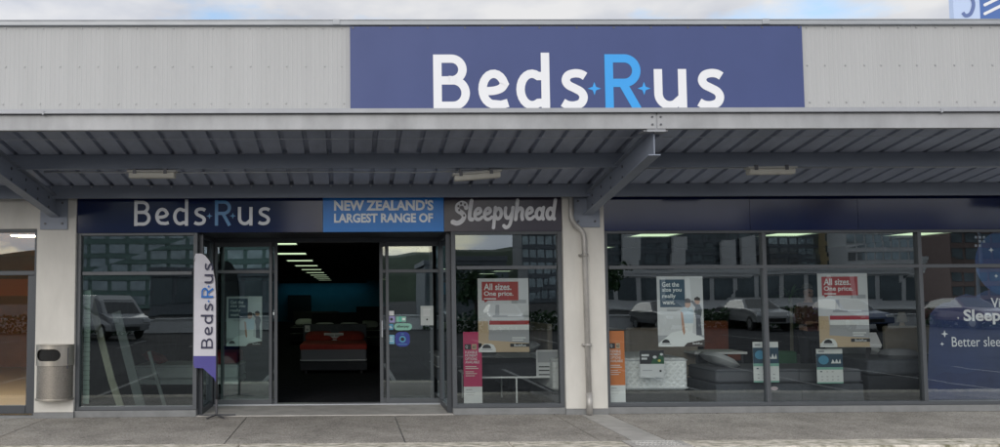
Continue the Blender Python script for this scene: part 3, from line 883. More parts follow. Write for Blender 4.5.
def tiny_lines(a, b, c, n, h, m, gap=.5):
    o = []
    for i in range(n):
        o.append(('r', a, b - (i + 1) * h * (1 + gap), c - random.uniform(0, .25) * (c - a), b - (i + 1) * h * (1 + gap) + h, m))
    return o


LOGO = [('p', [(.0, .0), (.34, .0), (.335, .05), (.30, .095), (.24, .115), (.13, .115), (.07, .09), (.03, .06), (0, .05)], 1), ('o', .16, .055, .085, .075, 2), ('r', .04, .0, .30, .052, 1)] + [('r', .06, .03, .27, .042, 3)]
SIZES = [('r', .0, .0, 1, .30, 9), ('r', .0, .12, .2, .42, 4), ('p', [(.2, .16), (1, .12), (1, .50), (.3, .50), (.22, .40)], 3), ('r', .22, .30, 1, .40, 1), ('r', .22, .37, 1, .425, 5), ('r', .26, .425, 1, .47, 6),
         ('p', [(.33, .48), (.42, .48), (.42, .64), (.35, .64)], 3), ('r', .58, .48, .86, .60, 6), ('r', .66, .66, .95, .71, 3),
         ('r', .08, .70, .80, .955, 5), ('p', [(.12, .70), (.2, .70), (.14, .67)], 5), ('t', 'All sizes.', .12, .84, .66, .93, 1, .02), ('t', 'One price.', .12, .745, .70, .825, 1, .02), ('r', .12, .715, .36, .73, 1),
         ('r', .62, .07, 1, .115, 2), ('t', 'BedsRus', .70, .075, .93, .108, 1, .01), ('r', .66, .185, .93, .20, 1), ('r', .66, .155, .88, .17, 1)]
PM = [M_pgrey, M_paper, M_black, M_grey, M_tan, M_red, M_pgrey, M_teald, M_skin, M_tan]
def sizes_poster(box_, lab):
    x0, x1, z0, z1 = pbox(*box_, YP)
    tag(card(x0, x1, z0, z1, YP, SIZES + LOGO, 'window_poster', PM), lab, 'poster', 'bed sale posters in the windows')
sizes_poster((477.5, 278.5, 529.5, 352), 'poster reading All sizes One price above the pink strip notice')
sizes_poster((817, 273.5, 870, 347), 'poster reading All sizes One price in the right hand window')
KIDS = [('r', 0, 0, 1, .16, 3), ('p', [(0, .04), (.3, .2), (.6, .24), (1, .12), (1, .0), (0, .0)], 6),
        # taller child in a pale shirt
        ('p', [(.53, .20), (.60, .20), (.64, .17), (.70, .20), (.75, .20), (.77, .34), (.52, .34)], 1), ('p', [(.51, .33), (.77, .33), (.79, .50), (.73, .56), (.57, .56), (.50, .50)], 7),
        ('p', [(.50, .50), (.55, .48), (.59, .20), (.56, .16), (.53, .22)], 8), ('o', .655, .605, .07, .085, 8), ('p', [(.58, .62), (.73, .62), (.72, .67), (.66, .69), (.60, .67)], 4),
        # second child in dark clothes reaching over
        ('p', [(.83, .16), (.95, .16), (.93, .40), (.97, .52), (.92, .60), (.84, .60), (.80, .50), (.83, .40)], 9), ('p', [(.82, .56), (.86, .60), (.76, .66), (.72, .645)], 9), ('o', .87, .645, .058, .07, 8), ('p', [(.80, .66), (.93, .65), (.93, .69), (.87, .71), (.81, .69)], 4),
        ('r', .06, .56, .60, .955, 5), ('t', 'Get the', .11, .85, .48, .92, 1, .02), ('t', 'size you', .11, .765, .53, .835, 1, .02), ('t', 'really', .11, .675, .40, .75, 1, .02), ('t', 'want.', .11, .60, .38, .655, 1, .02),
        ('r', .2, .525, .48, .535, 3), ('r', .2, .505, .42, .515, 3), ('p', [(.55, .0), (1, .0), (1, .10), (.62, .05)], 4), ('t', 'BedsRus', .74, .03, .95, .06, 1, .01)]
KM = [M_pgrey, M_paper, M_black, M_grey, mat('print_brown', (.05, .035, .03), .7), M_teald, M_paper, mat('print_aqua_shirt', (.52, .62, .68), .7), M_skin, mat('print_charcoal', (.10, .11, .13), .7)]
x0, x1, z0, z1 = pbox(656.5, 276.5, 704.5, 346.5, YP)
tag(card(x0, x1, z0, z1, YP, KIDS + LOGO, 'window_poster', KM), 'poster of two children reading Get the size you really want', 'poster', 'bed sale posters in the windows')
x0, x1, z0, z1 = pbox(226.5, 296.5, 262, 346, YD + .04)
tag(card(x0, x1, z0, z1, YD + .04, KIDS + LOGO, 'window_poster', KM), 'poster reading Get the size you really want behind the feather flag', 'poster', 'bed sale posters in the windows')


def strip(box_, m, lab, Y=YP):
    x0, x1, z0, z1 = pbox(*box_, Y)
    pr = [('r', 0, .245, 1, 1, 1), ('r', .08, .755, .42, .83, 2), ('r', .47, .755, .72, .83, 4), ('t', 'Q', .12, .77, .25, .815, 0, .01), ('t', '60', .5, .77, .68, .815, 2, .01),
          ('t', 'FLEXIBLE', .1, .70, .75, .735, 0, .01), ('t', 'PAYMENT', .1, .655, .76, .69, 0, .01), ('t', 'OPTIONS', .1, .61, .74, .645, 0, .01), ('t', 'AVAILABLE', .1, .565, .86, .60, 0, .01),
          ('r', .1, .515, .7, .527, 3), ('r', .1, .49, .8, .502, 3), ('r', .1, .445, .55, .455, 3), ('r', .1, .42, .72, .43, 3), ('r', .1, .39, .6, .40, 3), ('r', .12, .2, .45, .21, 5), ('r', .12, .16, .6, .166, 5), ('r', .12, .13, .55, .136, 5)]
    tag(card(x0, x1, z0, z1, Y, pr, 'strip_notice', [M_paper, m, M_black, mat('print_cream', (.7, .6, .55), .7), M_tan, M_grey]), lab, 'notice', 'tall payment notices at the window edges')


strip((463, 332, 482.5, 404.5), M_pink, 'tall pink payment options notice beside the plum sign window frame')
strip((608, 331, 625.8, 403), M_orange, 'tall orange payment options notice right of the downpipe pillar')
x0, x1, z0, z1 = pbox(639.5, 350.5, 664.5, 377.5, YP + .03)
tag(card(x0, x1, z0, z1, YP + .03, [('r', 0, .5, 1, 1, 1), ('p', [(.45, .5), (.6, .8), (.72, .65), (.85, .92), (1, .7), (1, .5)], 2), ('o', .62, .75, .08, .06, 3), ('o', .8, .62, .06, .05, 4), ('o', .9, .85, .07, .05, 3), ('r', .07, .78, .38, .86, 0), ('r', .07, .66, .3, .73, 0), ('r', .1, .25, .5, .28, 5), ('r', .8, .2, .88, .28, 1)], 'bed_notice', [M_pgrey, M_black, M_greenf, M_cush, mat('print_yellow', (.6, .5, .1), .7), M_grey]),
    'small landscape notice with a dark photo half on the white mattress', 'notice')


def teal_card(box_, lab, Y):
    x0, x1, z0, z1 = pbox(*box_, Y)
    pr = [('r', 0, 0, 1, .04, 3), ('r', 0, .46, 1, .86, 1), ('o', .27, .68, .2, .17, 2), ('t', 'SALE', .55, .58, .92, .70, 0, .01), ('r', 0, .40, 1, .47, 3), ('r', .08, .90, .3, .95, 4), ('r', .12, .33, .2, .36, 1), ('r', .36, .33, .42, .35, 4), ('r', .56, .33, .64, .35, 4)]
    pr[3] = ('p', [(.55, .58), (.62, .70), (.70, .60), (.76, .71), (.84, .6), (.90, .71), (.93, .58)], 0)
    pr += [('r', .15 + .2 * i, .10 + .09 * j, .22 + .2 * i, .12 + .09 * j, 4) for i in range(4) for j in range(2)]
    tag(card(x0, x1, z0, z1, Y, pr, 'price_card', [M_paper, M_teald, M_cyan, M_mint, M_grey]), lab, 'price card', 'teal topped price cards on the beds')


teal_card((752.5, 342, 779.5, 382.5), 'teal topped price card partly hidden by the window mullion', .3)
teal_card((816, 349, 843.5, 383.5), 'teal topped price card below the All sizes poster in the right window', .3)
mb = MB(); x0, x1, z0, z1 = pbox(770.5, 386.5, 778, 390.5, .16)
mb.prism([((x0 + x1) / 2 + (x1 - x0) / 2 * math.cos(k * .3927), (z0 + z1) / 2 + (z1 - z0) / 2 * math.sin(k * .3927)) for k in range(16)], 'y', .157, .162)
tag(mb.build('window_sticker', mat('sticker_pink', (.62, .52, .55), .6)), 'small pale oval sticker low on the glass beside the mullion', 'sticker')

# stickers on the right sliding door
YK = YD + .018
STK = [((388.5, 311, 394, 315.5), M_pgrey, 'small white sticker at the top of the cluster on the glass door', []),
       ((388, 316.2, 395, 322.6), M_lilac, 'lilac square sticker with a dark dot on the glass door', [('o', .5, .5, .2, .2, 2)]),
       ((396, 316.5, 406, 321.8), M_mint, 'two tone mint sticker on the glass door', [('r', .3, 0, .55, 1, 3), ('r', .62, .3, .92, .7, 1)]),
       ((388, 324, 393.2, 329.8), M_cyan, 'sky blue square sticker on the glass door beside the mint pill', [('r', .15, .3, .8, .4, 1), ('r', .15, .55, .7, .65, 1)]),
       ((388, 335, 394.6, 344), mat('sticker_aqua', (.15, .36, .48), .6), 'aqua upright sticker on the glass door beside the royal blue one', [('r', .15, .3, .8, .36, 1), ('r', .15, .55, .7, .6, 1), ('r', .15, .75, .7, .8, 1)])]
for bx, m, lab, pr in STK:
    x0, x1, z0, z1 = pbox(*bx, YK)
    tag(card(x0, x1, z0, z1, YK, pr, 'door_sticker', [m, M_paper, M_black, M_green], thick=.002), lab, 'sticker', 'stickers on the glass door')
x0, x1, z0, z1 = pbox(394, 323.3, 412, 330.2, YK)
mb = MB(); rr = (z1 - z0) / 2; pts = [(x1 - rr + rr * math.cos(R(a)), (z0 + z1) / 2 + rr * math.sin(R(a))) for a in range(-90, 91, 15)] + [(x0 + rr + rr * math.cos(R(a)), (z0 + z1) / 2 + rr * math.sin(R(a))) for a in range(90, 271, 15)]
mb.prism(pts, 'y', YK, YK + .002)
v, f = fit(text2d('afterpay', .02), x0 + rr * .8, x1 - rr * .8, z0 + rr * .55, z1 - rr * .5); mb.flat(v, f, FR(YK), .001, 1)
tag(mb.build('door_sticker', [M_mint, M_black]), 'mint green pill shaped sticker on the glass door', 'sticker', 'stickers on the glass door')
x0, x1, z0, z1 = pbox(395, 332, 410, 346.5, YK)
mb = MB(); cx, cz, rr = (x0 + x1) / 2, (z0 + z1) / 2, (x1 - x0) / 2
mb.prism([(cx + rr * 1.0 * math.copysign(abs(math.cos(R(a))) ** .7, math.cos(R(a))), cz + rr * math.copysign(abs(math.sin(R(a))) ** .7, math.sin(R(a)))) for a in range(0, 360, 12)], 'y', YK, YK + .002)
mb.flat([(cx + rr * .45 * math.cos(R(a)), cz + rr * .45 * math.sin(R(a))) for a in range(0, 360, 20)], [tuple(range(18))], FR(YK), .001, 1)
mb.flat([(cx + rr * .25 * math.cos(R(a)), cz + rr * .25 * math.sin(R(a))) for a in range(0, 360, 20)], [tuple(range(18))], FR(YK), .002, 2)
mb.box(cx - rr * .2, cx + rr * .2, YK - .002, YK, cz + rr * .66, cz + rr * .76, 1); mb.box(cx - rr * .6, cx + rr * .6, YK - .002, YK, cz - rr * .72, cz - rr * .64, 1)
tag(mb.build('door_sticker', [M_royal, M_cyan, M_black]), 'royal blue rounded sticker on the glass door', 'sticker', 'stickers on the glass door')
x0, x1, z0, z1 = pbox(420.5, 306, 433.5, 325.3, YK)
tag(card(x0, x1, z0, z1, YK, [('r', .2, .8, .8, .84, 1), ('o', .5, .3, .07, .07, 2)] + [('r', .2, .72 - .06 * i, .72, .74 - .06 * i, 1) for i in range(5)], 'paper_notice', [mat('notice_paper', (.38, .41, .40), .7), M_pgrey, M_black]), 'white paper notice taped to the right side of the glass door', 'notice')

# big blue decal on the far right pane
dx0, dx1 = M2 + .035, 10.28
YG = .062
zb_ = z0s + .06
mb = MB()
top = [W(px, py, YG) for px, py in ((930, 314), (936, 307), (943, 303), (950, 302), (957, 297), (966, 294), (975, 296), (985, 291), (996, 288), (1006, 290), (1020, 284), (1040, 288), (1070, 280))]
pts = [(dx0, zb_)] + [(max(dx0, a), b) for a, b in top if a < dx1] + [(dx1, top[-1][1]), (dx1, zb_)]
mb.flat(pts, [tuple(range(len(pts)))], FR(YG), 0, 0)
pts2 = [(dx0, zb_)] + [(dx0, W(930, 380, YG)[1])] + [W(px, py, YG) for px, py in ((945, 372), (965, 374), (985, 368), (1000, 371), (1020, 366))] + [(dx1, W(1000, 364, YG)[1]), (dx1, zb_)]
mb.flat(pts2, [tuple(range(len(pts2)))], FR(YG), .0008, 3)
c0 = W(1008, 263, YG); rm = W(1041, 263, YG)[0] - c0[0]
mb.flat([(c0[0] + rm * math.cos(R(a)), c0[1] + rm * math.sin(R(a))) for a in range(0, 360, 8)], [tuple(range(45))], FR(YG), .0016, 2)
for s_, bx, bold in (('Vi', (990.5, 298, 1000.5, 307.5), .02), ('Sleep', (963, 309.5, 1001, 324.5), .03), ('Better slee', (951.5, 337, 1000.5, 346.5), .0)):
    v, f = fit(text2d(s_, bold), *pbox(*bx, YG)); mb.flat(v, f, FR(YG), .0026, 1)
for px, py, r_ in ((944.5, 334, .05), (942, 344, .03), (991, 250, .04), (996, 276, .03), (958, 318, .02)):
    q = W(px, py, YG); mb.flat([(q[0] + p[0] / .12 * r_, q[1] + p[1] / .12 * r_) for p in SPARK], [tuple(range(8))], FR(YG), .003, 1)
for i, j in ((0, 0), (1, 0), (1, 1), (2, 0), (2, 1), (0, 2), (1, 2)):
    q = W(974.5 + i * 4, 236 + j * 4.2, YG); mb.box(q[0], q[0] + .035, YG - .002, YG, q[1] - .035, q[1], 4)
tag(mb.build('window_decal', [mat('decal_indigo', (.022, .042, .13), .5, var=.3, scale=(1.2, 1.2, 1.2)), M_white, mat('decal_moon_blue', (.012, .075, .20), .5, var=.7, scale=(1.5, 1.5, 1.5), dark=(.02, .05, .19)), mat('decal_deep_navy', (.018, .032, .11), .5, var=.3), mat('decal_pale', (.33, .36, .42), .5)]),
    'indigo night sky decal with a blue moon and white words on the far right pane', 'window decal')


# ------------------------------------------------------------------ beds on show
def bed(loc, w, l, zb, zm, mats, name='bed', label='', hb=None, base=M_charc, rz=0, pillows=2, pil=None, throw=None, low=.1, piping=None):
    """head at local +Y; zb top of base, zm top of mattress"""
    global ORG
    t = thing(name, label, 'bed', (0, 0, 0))
    mb = MB(); mb.box(-w / 2, w / 2, -l / 2, l / 2, low, zb); mb.box(-w / 2 + .02, w / 2 - .02, -l / 2 - .003, -l / 2 + .05, low + .02, zb - .02); mb.build('base', base, t, bevel=.02, seg=3)
    for sx_ in (-1, 1):
        for sy in (-1, 1):
            mb = MB(); mb.tube([(sx_ * (w / 2 - .12), sy * (l / 2 - .12), 0), (sx_ * (w / 2 - .12), sy * (l / 2 - .12), low + .01)], .03, 10); mb.build('leg', M_black, t)
    mb = MB(); mb.box(-w / 2 + .01, w / 2 - .01, -l / 2 + .01, l / 2 - .01, zb + .002, zm); m_ = mb.build('mattress', mats, t, bevel=.05, seg=4)
    for z in (zb + .035, zm - .035):
        mb = MB(); c = .035
        ring = [(-w / 2 + c, -l / 2 + .005), (w / 2 - c, -l / 2 + .005), (w / 2 - .005, -l / 2 + c), (w / 2 - .005, l / 2 - c), (w / 2 - c, l / 2 - .005), (-w / 2 + c, l / 2 - .005), (-w / 2 + .005, l / 2 - c), (-w / 2 + .005, -l / 2 + c), (-w / 2 + c, -l / 2 + .005)]
        mb.tube([(a, b, z) for a, b in ring], .009, 6); mb.build('piping', piping or M_cush, m_)
    if hb:
        mb = MB(); mb.box(-w / 2 - .04, w / 2 + .04, l / 2 + .005, l / 2 + .1, .08, hb[0]); mb.build('headboard', hb[1], t, bevel=.025, seg=3)
    if throw:
        mb = MB(); mb.box(-w / 2 - .006, w / 2 + .006, -l / 2 - .004, l / 2 - .4, zm - throw[1], zm + .02); mb.build('cover', throw[0], t, bevel=.045, seg=4)
    for i in range(pillows):
        x = (i - (pillows - 1) / 2) * w / max(1, pillows)
        mb = MB(); nx, ny = 9, 7; vv = []
        for sgn in (1, -1):
            for a in range(nx):
                for b in range(ny):
                    u, v = a / (nx - 1) * 2 - 1, b / (ny - 1) * 2 - 1
                    vv.append((x + u * .33 * (1 - .08 * v * v), l / 2 - .28 + v * .2 * (1 - .08 * u * u), zm + .10 + sgn * .085 * ((1 - u ** 4) * (1 - v ** 4)) ** .5 + .07 * v))
        ff = [(s_ * nx * ny + a * ny + b, s_ * nx * ny + (a + 1) * ny + b, s_ * nx * ny + (a + 1) * ny + b + 1, s_ * nx * ny + a * ny + b + 1) for s_ in (0, 1) for a in range(nx - 1) for b in range(ny - 1)]
        mb.add(vv, ff); mb.build('pillow', pil or M_cush, t, smooth=True)
    t.location = loc; t.rotation_euler = (0, 0, rz)
    return t


YE = 6.3
xb_ = WX(333.5, YE, 355); wb = WX(367, YE) - WX(300, YE)
z_a = WZ(362, YE, 333); z_b = WZ(346, YE, 333)
bed((xb_, YE + 1.0, 0), wb, 2.0, z_a, z_b + .02, mat('slate_mattress', (.12, .125, .14), .85), label='double bed with a red cover and dark headboard facing the open door', hb=(WZ(324, YE + 2, 333), M_charc), base=M_blackf, throw=(M_redf, .11), pil=M_redf, low=.07, piping=M_cush)
YH = YE + 1.6
x0, x1, z0, z1 = pbox(324, 333, 343.5, 342.5, YH)
tag(card(x0, x1, z0 - .02, z1, YH, [('r', .06, .62, .5, .85, 1), ('r', .55, .62, .94, .85, 1), ('r', .1, .12, .9, .5, 2), ('r', .3, .2, .8, .4, 0)], 'price_card', [M_pgrey, M_grey, M_red]), 'white and red price card standing against the dark headboard', 'price card')
x0, x1, z0, z1 = pbox(305, 325.5, 310, 332, YE + 1.98)
tag(card(x0, x1, z0, z1, YE + 1.98, [('r', .2, .2, .7, .5, 1)], 'paper_tag', [M_paper, M_grey]), 'small white paper tag on the headboard corner', 'paper tag')
# dark framed picture on the teal wall
x0, x1, z0, z1 = pbox(288.5, 296, 310.5, 318, 46.2)
t = thing('framed_picture', 'black square picture on the teal rear wall', 'picture', (x0, 46.2, z0))
mb = MB(); mb.box(x0, x1, 46.16, 46.19, z0, z1); mb.build('canvas', M_black, t)
mb = MB()
for a, b, c, d in ((x0 - .04, x1 + .04, z1, z1 + .05), (x0 - .04, x1 + .04, z0 - .05, z0), (x0 - .04, x0, z0, z1), (x1, x1 + .04, z0, z1)): mb.box(a, b, 46.12, 46.2, c, d)
mb.build('frame', M_blackf, t)
# rows of dark furniture deeper in
bed((-.35, 13.5, 0), 1.5, 2.0, .35, .62, M_mattg, label='grey mattress bed behind the red covered bed', hb=(1.15, M_blackf), base=M_blackf, pillows=2)
bed((-1.2, 18.5, 0), 1.6, 2.0, .35, .62, M_blackf, label='black bed far back beneath the black picture', hb=(1.1, M_blackf), base=M_blackf)
bed((1.0, 15.5, 0), 1.4, 2.0, .35, .62, M_blackf, label='black bed back right behind the dark headboard', hb=(1.3, M_blackf), base=M_blackf)
# left sidelight: white mattress with red cover
bed((-2.93, 4.3, 0), 1.1, 1.9, .14, .40, M_mattw, label='single bed with white mattress and folded red cover behind the feather flag', base=M_mattw, throw=None, pillows=1, pil=M_redf, rz=R(90), low=.05)
mb = MB(); mb.box(-2.55, -2.02, 3.85, 4.75, .405, .62); tag(mb.build('folded_blanket', M_redf, bevel=.05, seg=3), 'folded red blanket on the single bed behind the flag', 'blanket')
# window by the plum sign: white tubular bed frame
t = thing('metal_bed_frame', 'slim white metal bed frame behind the pink notice', 'bed frame', (0, 0, 0))
mb = MB(); xa, xb2 = WX(466, 1.1, 370), WX(556, 1.1, 370); zf = WZ(375, 1.1, 500)
for y in (.7, 1.9): mb.tube([(xa, y, zf), (xb2, y, zf)], .014, 8)
mb.tube([(xa, .7, zf), (xa, 1.9, zf)], .014, 8); mb.tube([(xb2, .7, zf), (xb2, 1.9, zf)], .014, 8)
mb.build('side_rail', M_mattw, t)
for x in (xa + .05, (xa + xb2) / 2, xb2 - .05):
    for y in (.7, 1.9): mb = MB(); mb.tube([(x, y, .006), (x, y, zf)], .012, 8); mb.build('leg', M_mattw, t)
mb = MB(); mb.box(xa + .02, xb2 - .02, .72, 1.88, zf + .012, zf + .2); mb.build('mattress', M_blackf, t, bevel=.04, seg=3)
bed((2.6, 4.5, 0), 1.4, 2.0, .3, .55, M_mattg, label='grey bed with a beige headboard behind the All sizes poster', hb=(1.1, M_beige), base=M_charc, rz=R(-90))
x0, x1, z0, z1 = pbox(536, 350, 560, 378, .7)
tag(card(x0, x1, z0, z1, .7, [('r', .06, .55, .94, .94, 1), ('r', .1, .1, .8, .14, 2), ('r', .1, .25, .9, .29, 2), ('r', .1, .38, .6, .42, 2)], 'bed_notice', [M_pgrey, M_grey, M_black]), 'pale notice card standing low at the right of the plum sign window', 'notice')
# right window
bed((WX(689, .5, 370) - .98, .5 + .75, 0), 1.5, 1.95, WZ(391, .5, 650), WZ(358, .5, 650), M_quilt, label='white quilted mattress beside the orange notice in the right window', hb=None, base=M_blackf, rz=R(90), pillows=0, low=.04)
mb = MB(); x0, x1, z0, z1 = pbox(628, 328, 700, 357, 2.6); mb.box(x0, x1, 2.65, 2.74, .1, z1)
tag(mb.build('upholstered_headboard', M_beige, bevel=.03, seg=3), 'beige upholstered headboard behind the white quilted mattress', 'headboard')
gb = bed((WX(756, .7, 380), .6 + .53, 0), 1.05, 1.25, WZ(384, .6, 750), WZ(369, .6, 750), mat('slate_mattress', (.12, .125, .14), .85), label='charcoal bed base with a pale pillow behind the mullion', rz=R(90), pillows=1, base=M_charc, low=.05, piping=M_charc)
bed((WX(827, .7, 380), .62 + .53, 0), 1.05, .98, WZ(384, .6, 830), WZ(369, .6, 830), mat('slate_mattress', (.12, .125, .14), .85), label='charcoal bed base below the All sizes poster at the right', rz=R(90), pillows=0, base=M_charc, low=.05, piping=M_charc)
mb = MB(); x0, x1, z0, z1 = pbox(776, 351, 797, 367, 1.75); mb.box(x0, x1, 1.7, 1.95, z0 - .1, z1); 
tag(mb.build('cushion', M_greenf, bevel=.05, seg=4), 'dark green cushion on the charcoal bed base', 'cushion')
# adjustable bed at the far right
t = thing('adjustable_bed', 'dark adjustable bed with a raised white head section in the right window', 'bed', (0, 0, 0))
YA = .6
xa, xb2 = WX(868, YA, 380), WX(930, YA, 380) + .9
zt3, zb3 = WZ(357, YA, 900), WZ(398, YA, 900)
mb = MB(); mb.box(xa, xb2, YA, YA + 1.4, .06, WZ(376, YA, 900)); mb.build('base', M_blackf, t, bevel=.03, seg=3)
mb = MB(); mb.box(xa + .02, xb2, YA + .02, YA + 1.38, WZ(375, YA, 900), WZ(360, YA, 900)); mb.build('mattress', M_charc, t, bevel=.05, seg=4)
a = W(874, 345, YA); b = W(884, 334, YA); c = W(898, 333.5, YA); d = W(891, 346, YA)
mb = MB(); mb.add([(a[0], YA + .2, a[1]), (d[0], YA + .2, d[1]), (c[0], YA + .5, c[1]), (b[0], YA + .5, b[1]), (a[0], YA + .23, a[1] - .05), (d[0], YA + .23, d[1] - .05), (c[0], YA + .53, c[1] - .05), (b[0], YA + .53, b[1] - .05)],
                 [(0, 1, 2, 3), (4, 5, 6, 7), (0, 1, 5, 4), (1, 2, 6, 5), (2, 3, 7, 6), (3, 0, 4, 7)]); mb.build('head_section', M_white, t, bevel=.01)
mb = MB(); mb.bar(((a[0] + c[0]) / 2, YA + .36, (a[1] + c[1]) / 2 - .03), ((a[0] + c[0]) / 2 - .05, YA + .4, WZ(362, YA, 885)), .06, .06); mb.build('strut', M_black, t)
mb = MB(); nx, ny = 11, 7; vv = []
px_, pz_ = W(914, 356, YA)
for sgn in (1, -1):
    for i in range(nx):
        for j in range(ny):
            u, v = i / (nx - 1) * 2 - 1, j / (ny - 1) * 2 - 1
            vv.append((px_ + u * .24, YA + .35 + v * .18, pz_ + sgn * .085 * ((1 - u ** 4) * (1 - v ** 4)) ** .5))
mb.add(vv, [(s_ * nx * ny + i * ny + j, s_ * nx * ny + (i + 1) * ny + j, s_ * nx * ny + (i + 1) * ny + j + 1, s_ * nx * ny + i * ny + j + 1) for s_ in (0, 1) for i in range(nx - 1) for j in range(ny - 1)])
mb.build('pillow', M_mattg, t, smooth=True)
mb = MB(); x0, x1, z0, z1 = pbox(885, 326, 932, 352, 3.0); mb.box(x0, x1 + .6, 3.0, 3.1, .1, z1); tag(mb.build('upholstered_headboard', M_beige, bevel=.03, seg=3), 'beige headboard behind the adjustable bed with the white head section', 'headboard')
# bust shaped table lamp
t = thing('table_lamp', 'pale table lamp standing behind the adjustable bed', 'lamp', (0, 0, 0)); xl = WX(902, 3.4, 320); zl = WZ(329, 3.4, 902)
mb = MB(); mb.tube([(xl, 3.4, zl + .12), (xl, 3.4, zl + .2), (xl, 3.4, zl + .30)], [.09, .08, .05], 18); mb.build('lamp_shade', M_beige, t, smooth=True)
mb = MB(); mb.tube([(xl, 3.4, zl - .06), (xl, 3.4, zl - .03), (xl, 3.4, zl + .05), (xl, 3.4, zl + .13)], [.09, .1, .05, .03], 14); mb.build('lamp_base', M_tan, t, smooth=True)
t = thing('bedside_table', 'dark bedside table carrying the pale lamp', 'bedside table', (0, 0, 0))
mb = MB(); mb.box(xl - .26, xl + .26, 3.2, 3.6, zl - .10, zl - .06); mb.build('table_top', M_blackf, t)
for s_ in (-1, 1):
    for y in (3.23, 3.57): mb = MB(); mb.box(xl + s_ * .23 - .02, xl + s_ * .23 + .02, y - .02, y + .02, .005, zl - .10); mb.build('leg', M_blackf, t)

# indoor palm
t = thing('potted_palm', 'potted palm with drooping fronds beyond the charcoal beds', 'plant', (0, 0, 0))
YPm = 5.2; xp = WX(790, YPm, 300); zp = WZ(292, YPm, 790)
mb = MB(); mb.tube([(xp, YPm, .01), (xp, YPm, .42)], [.17, .22], 18); mb.build('pot', M_greyboard, t)
mb = MB(); mb.tube([(xp, YPm, .4), (xp + .02, YPm, zp - .1)], [.035, .025], 8); mb.build('trunk', M_wood, t)
mb = MB()
for i in range(46):
    a = random.uniform(0, 6.283); el = random.uniform(.1, 1.3); L = random.uniform(.35, .6)
    prev = Vector((xp + .02, YPm, zp - .1)); d = Vector((math.cos(a) * math.cos(el), math.sin(a) * math.cos(el), math.sin(el)))
    sd_ = Vector((-math.sin(a), math.cos(a), 0)) * .022; pts = []
    for k in range(6):
        q = prev + d * (L * k / 5) + Vector((0, 0, -.35 * (k / 5) ** 2 * L * 1.4)); w_ = (1 - (k / 5) ** 2) * 1.0 + .05
        pts += [q - sd_ * w_, q + sd_ * w_]
    mb.add(pts, [(2 * k, 2 * k + 1, 2 * k + 3, 2 * k + 2) for k in range(5)])
mb.build('crown', M_leaf, t)

# boards leaning inside the left window
for i, (a, b, wd, m, lab) in enumerate((((87, 290), (112, 381), .10, M_wood, 'pale timber board leaning inside the left window, leftmost of the leaning boards'),
                                        ((115, 312), (139, 400), .13, M_greyboard, 'broad grey board leaning inside the left window beside the pale one'),
                                        ((148, 352), (165, 407), .05, M_greyboard, 'short narrow board leaning inside the left window beside the broad grey one'))):
    p, q = W(*a, .55), W(*b, .30)
    mb = MB(); mb.bar((p[0], .62, p[1]), (q[0], .30, q[1]), wd, .025, up=(0, 1, .2))
    mb.bar((q[0], .30, q[1]), (q[0] + (q[0] - p[0]) * max(.0, q[1] - .02) / (p[1] - q[1]), .30 - .0, .02), wd, .025, up=(0, 1, .2))
    tag(mb.build('leaning_board', m, bevel=.003), lab, 'board', 'boards leaning inside the left window')
mb = MB(); x0, x1, z0, z1 = pbox(84.5, 290, 89, 404, .18)
for i in range(24): mb.box(x0, x1, .17 + .006 * (i % 2), .19 + .006 * (i % 2), z0 + (z1 - z0) * i / 24, z0 + (z1 - z0) * (i + .93) / 24)
tag(mb.build('folded_blind', mat('pale_blind', (.42, .48, .43), .8)), 'narrow pale folded blind at the left edge of the left window', 'blind')

# ceiling lights
t = thing('ceiling_light', 'lit panel light in a receding row on the dark shop ceiling', 'ceiling light', (0, 0, 0), 'lit ceiling panels inside the shop')
mb = MB(); mb.box(-.4, .4, -.45, .45, -.012, -.003); mb.build('diffuser', M_lamp, t)
mb = MB()
for a, b, c, d in ((-.43, .43, -.48, -.451), (-.43, .43, .451, .48), (-.43, -.401, -.45, .45), (.401, .43, -.45, .45)): mb.box(a, b, c, d, -.03, 0)
mb.build('frame', M_grey, t)
first = True
for X, n_, y0_ in ((-1.5, 10, 6.4), (2.55, 9, 12.6), (5.85, 2, 4.4), (8.4, 1, 4.4), (10.9, 1, 4.4), (6.9, 3, 22)):
    for i in range(n_):
        Y = y0_ + i * 4.1
        if Y > 45: continue
        if first: t.location = (X, Y, 2.779); first = False; continue
        dup(t, (X, Y, 2.779))

t = thing('wall_light', 'cyan lit strip lamp washing the teal rear wall', 'wall light', (0, 45.4, 2.6))
mb = MB(); mb.box(-4.6, 1.2, 45.3, 45.5, 2.66, 2.68); mb.build('diffuser', mat('cyan_lamp', (.5, .9, 1), .5, emit=((.25, .85, 1), .9)), t)
mb = MB(); mb.box(-4.65, 1.25, 45.25, 45.29, 2.6, 2.76); mb.box(-4.65, 1.25, 45.29, 45.55, 2.69, 2.76); mb.build('housing', M_black, t)

# a shopper inside
M_top = mat('maroon_jumper', (.10, .035, .035), .85); M_trs = mat('dark_trousers', (.02, .022, .03), .85); M_body = mat('skin', (.42, .24, .17), .6); M_hair = mat('grey_hair', (.12, .11, .10), .8)


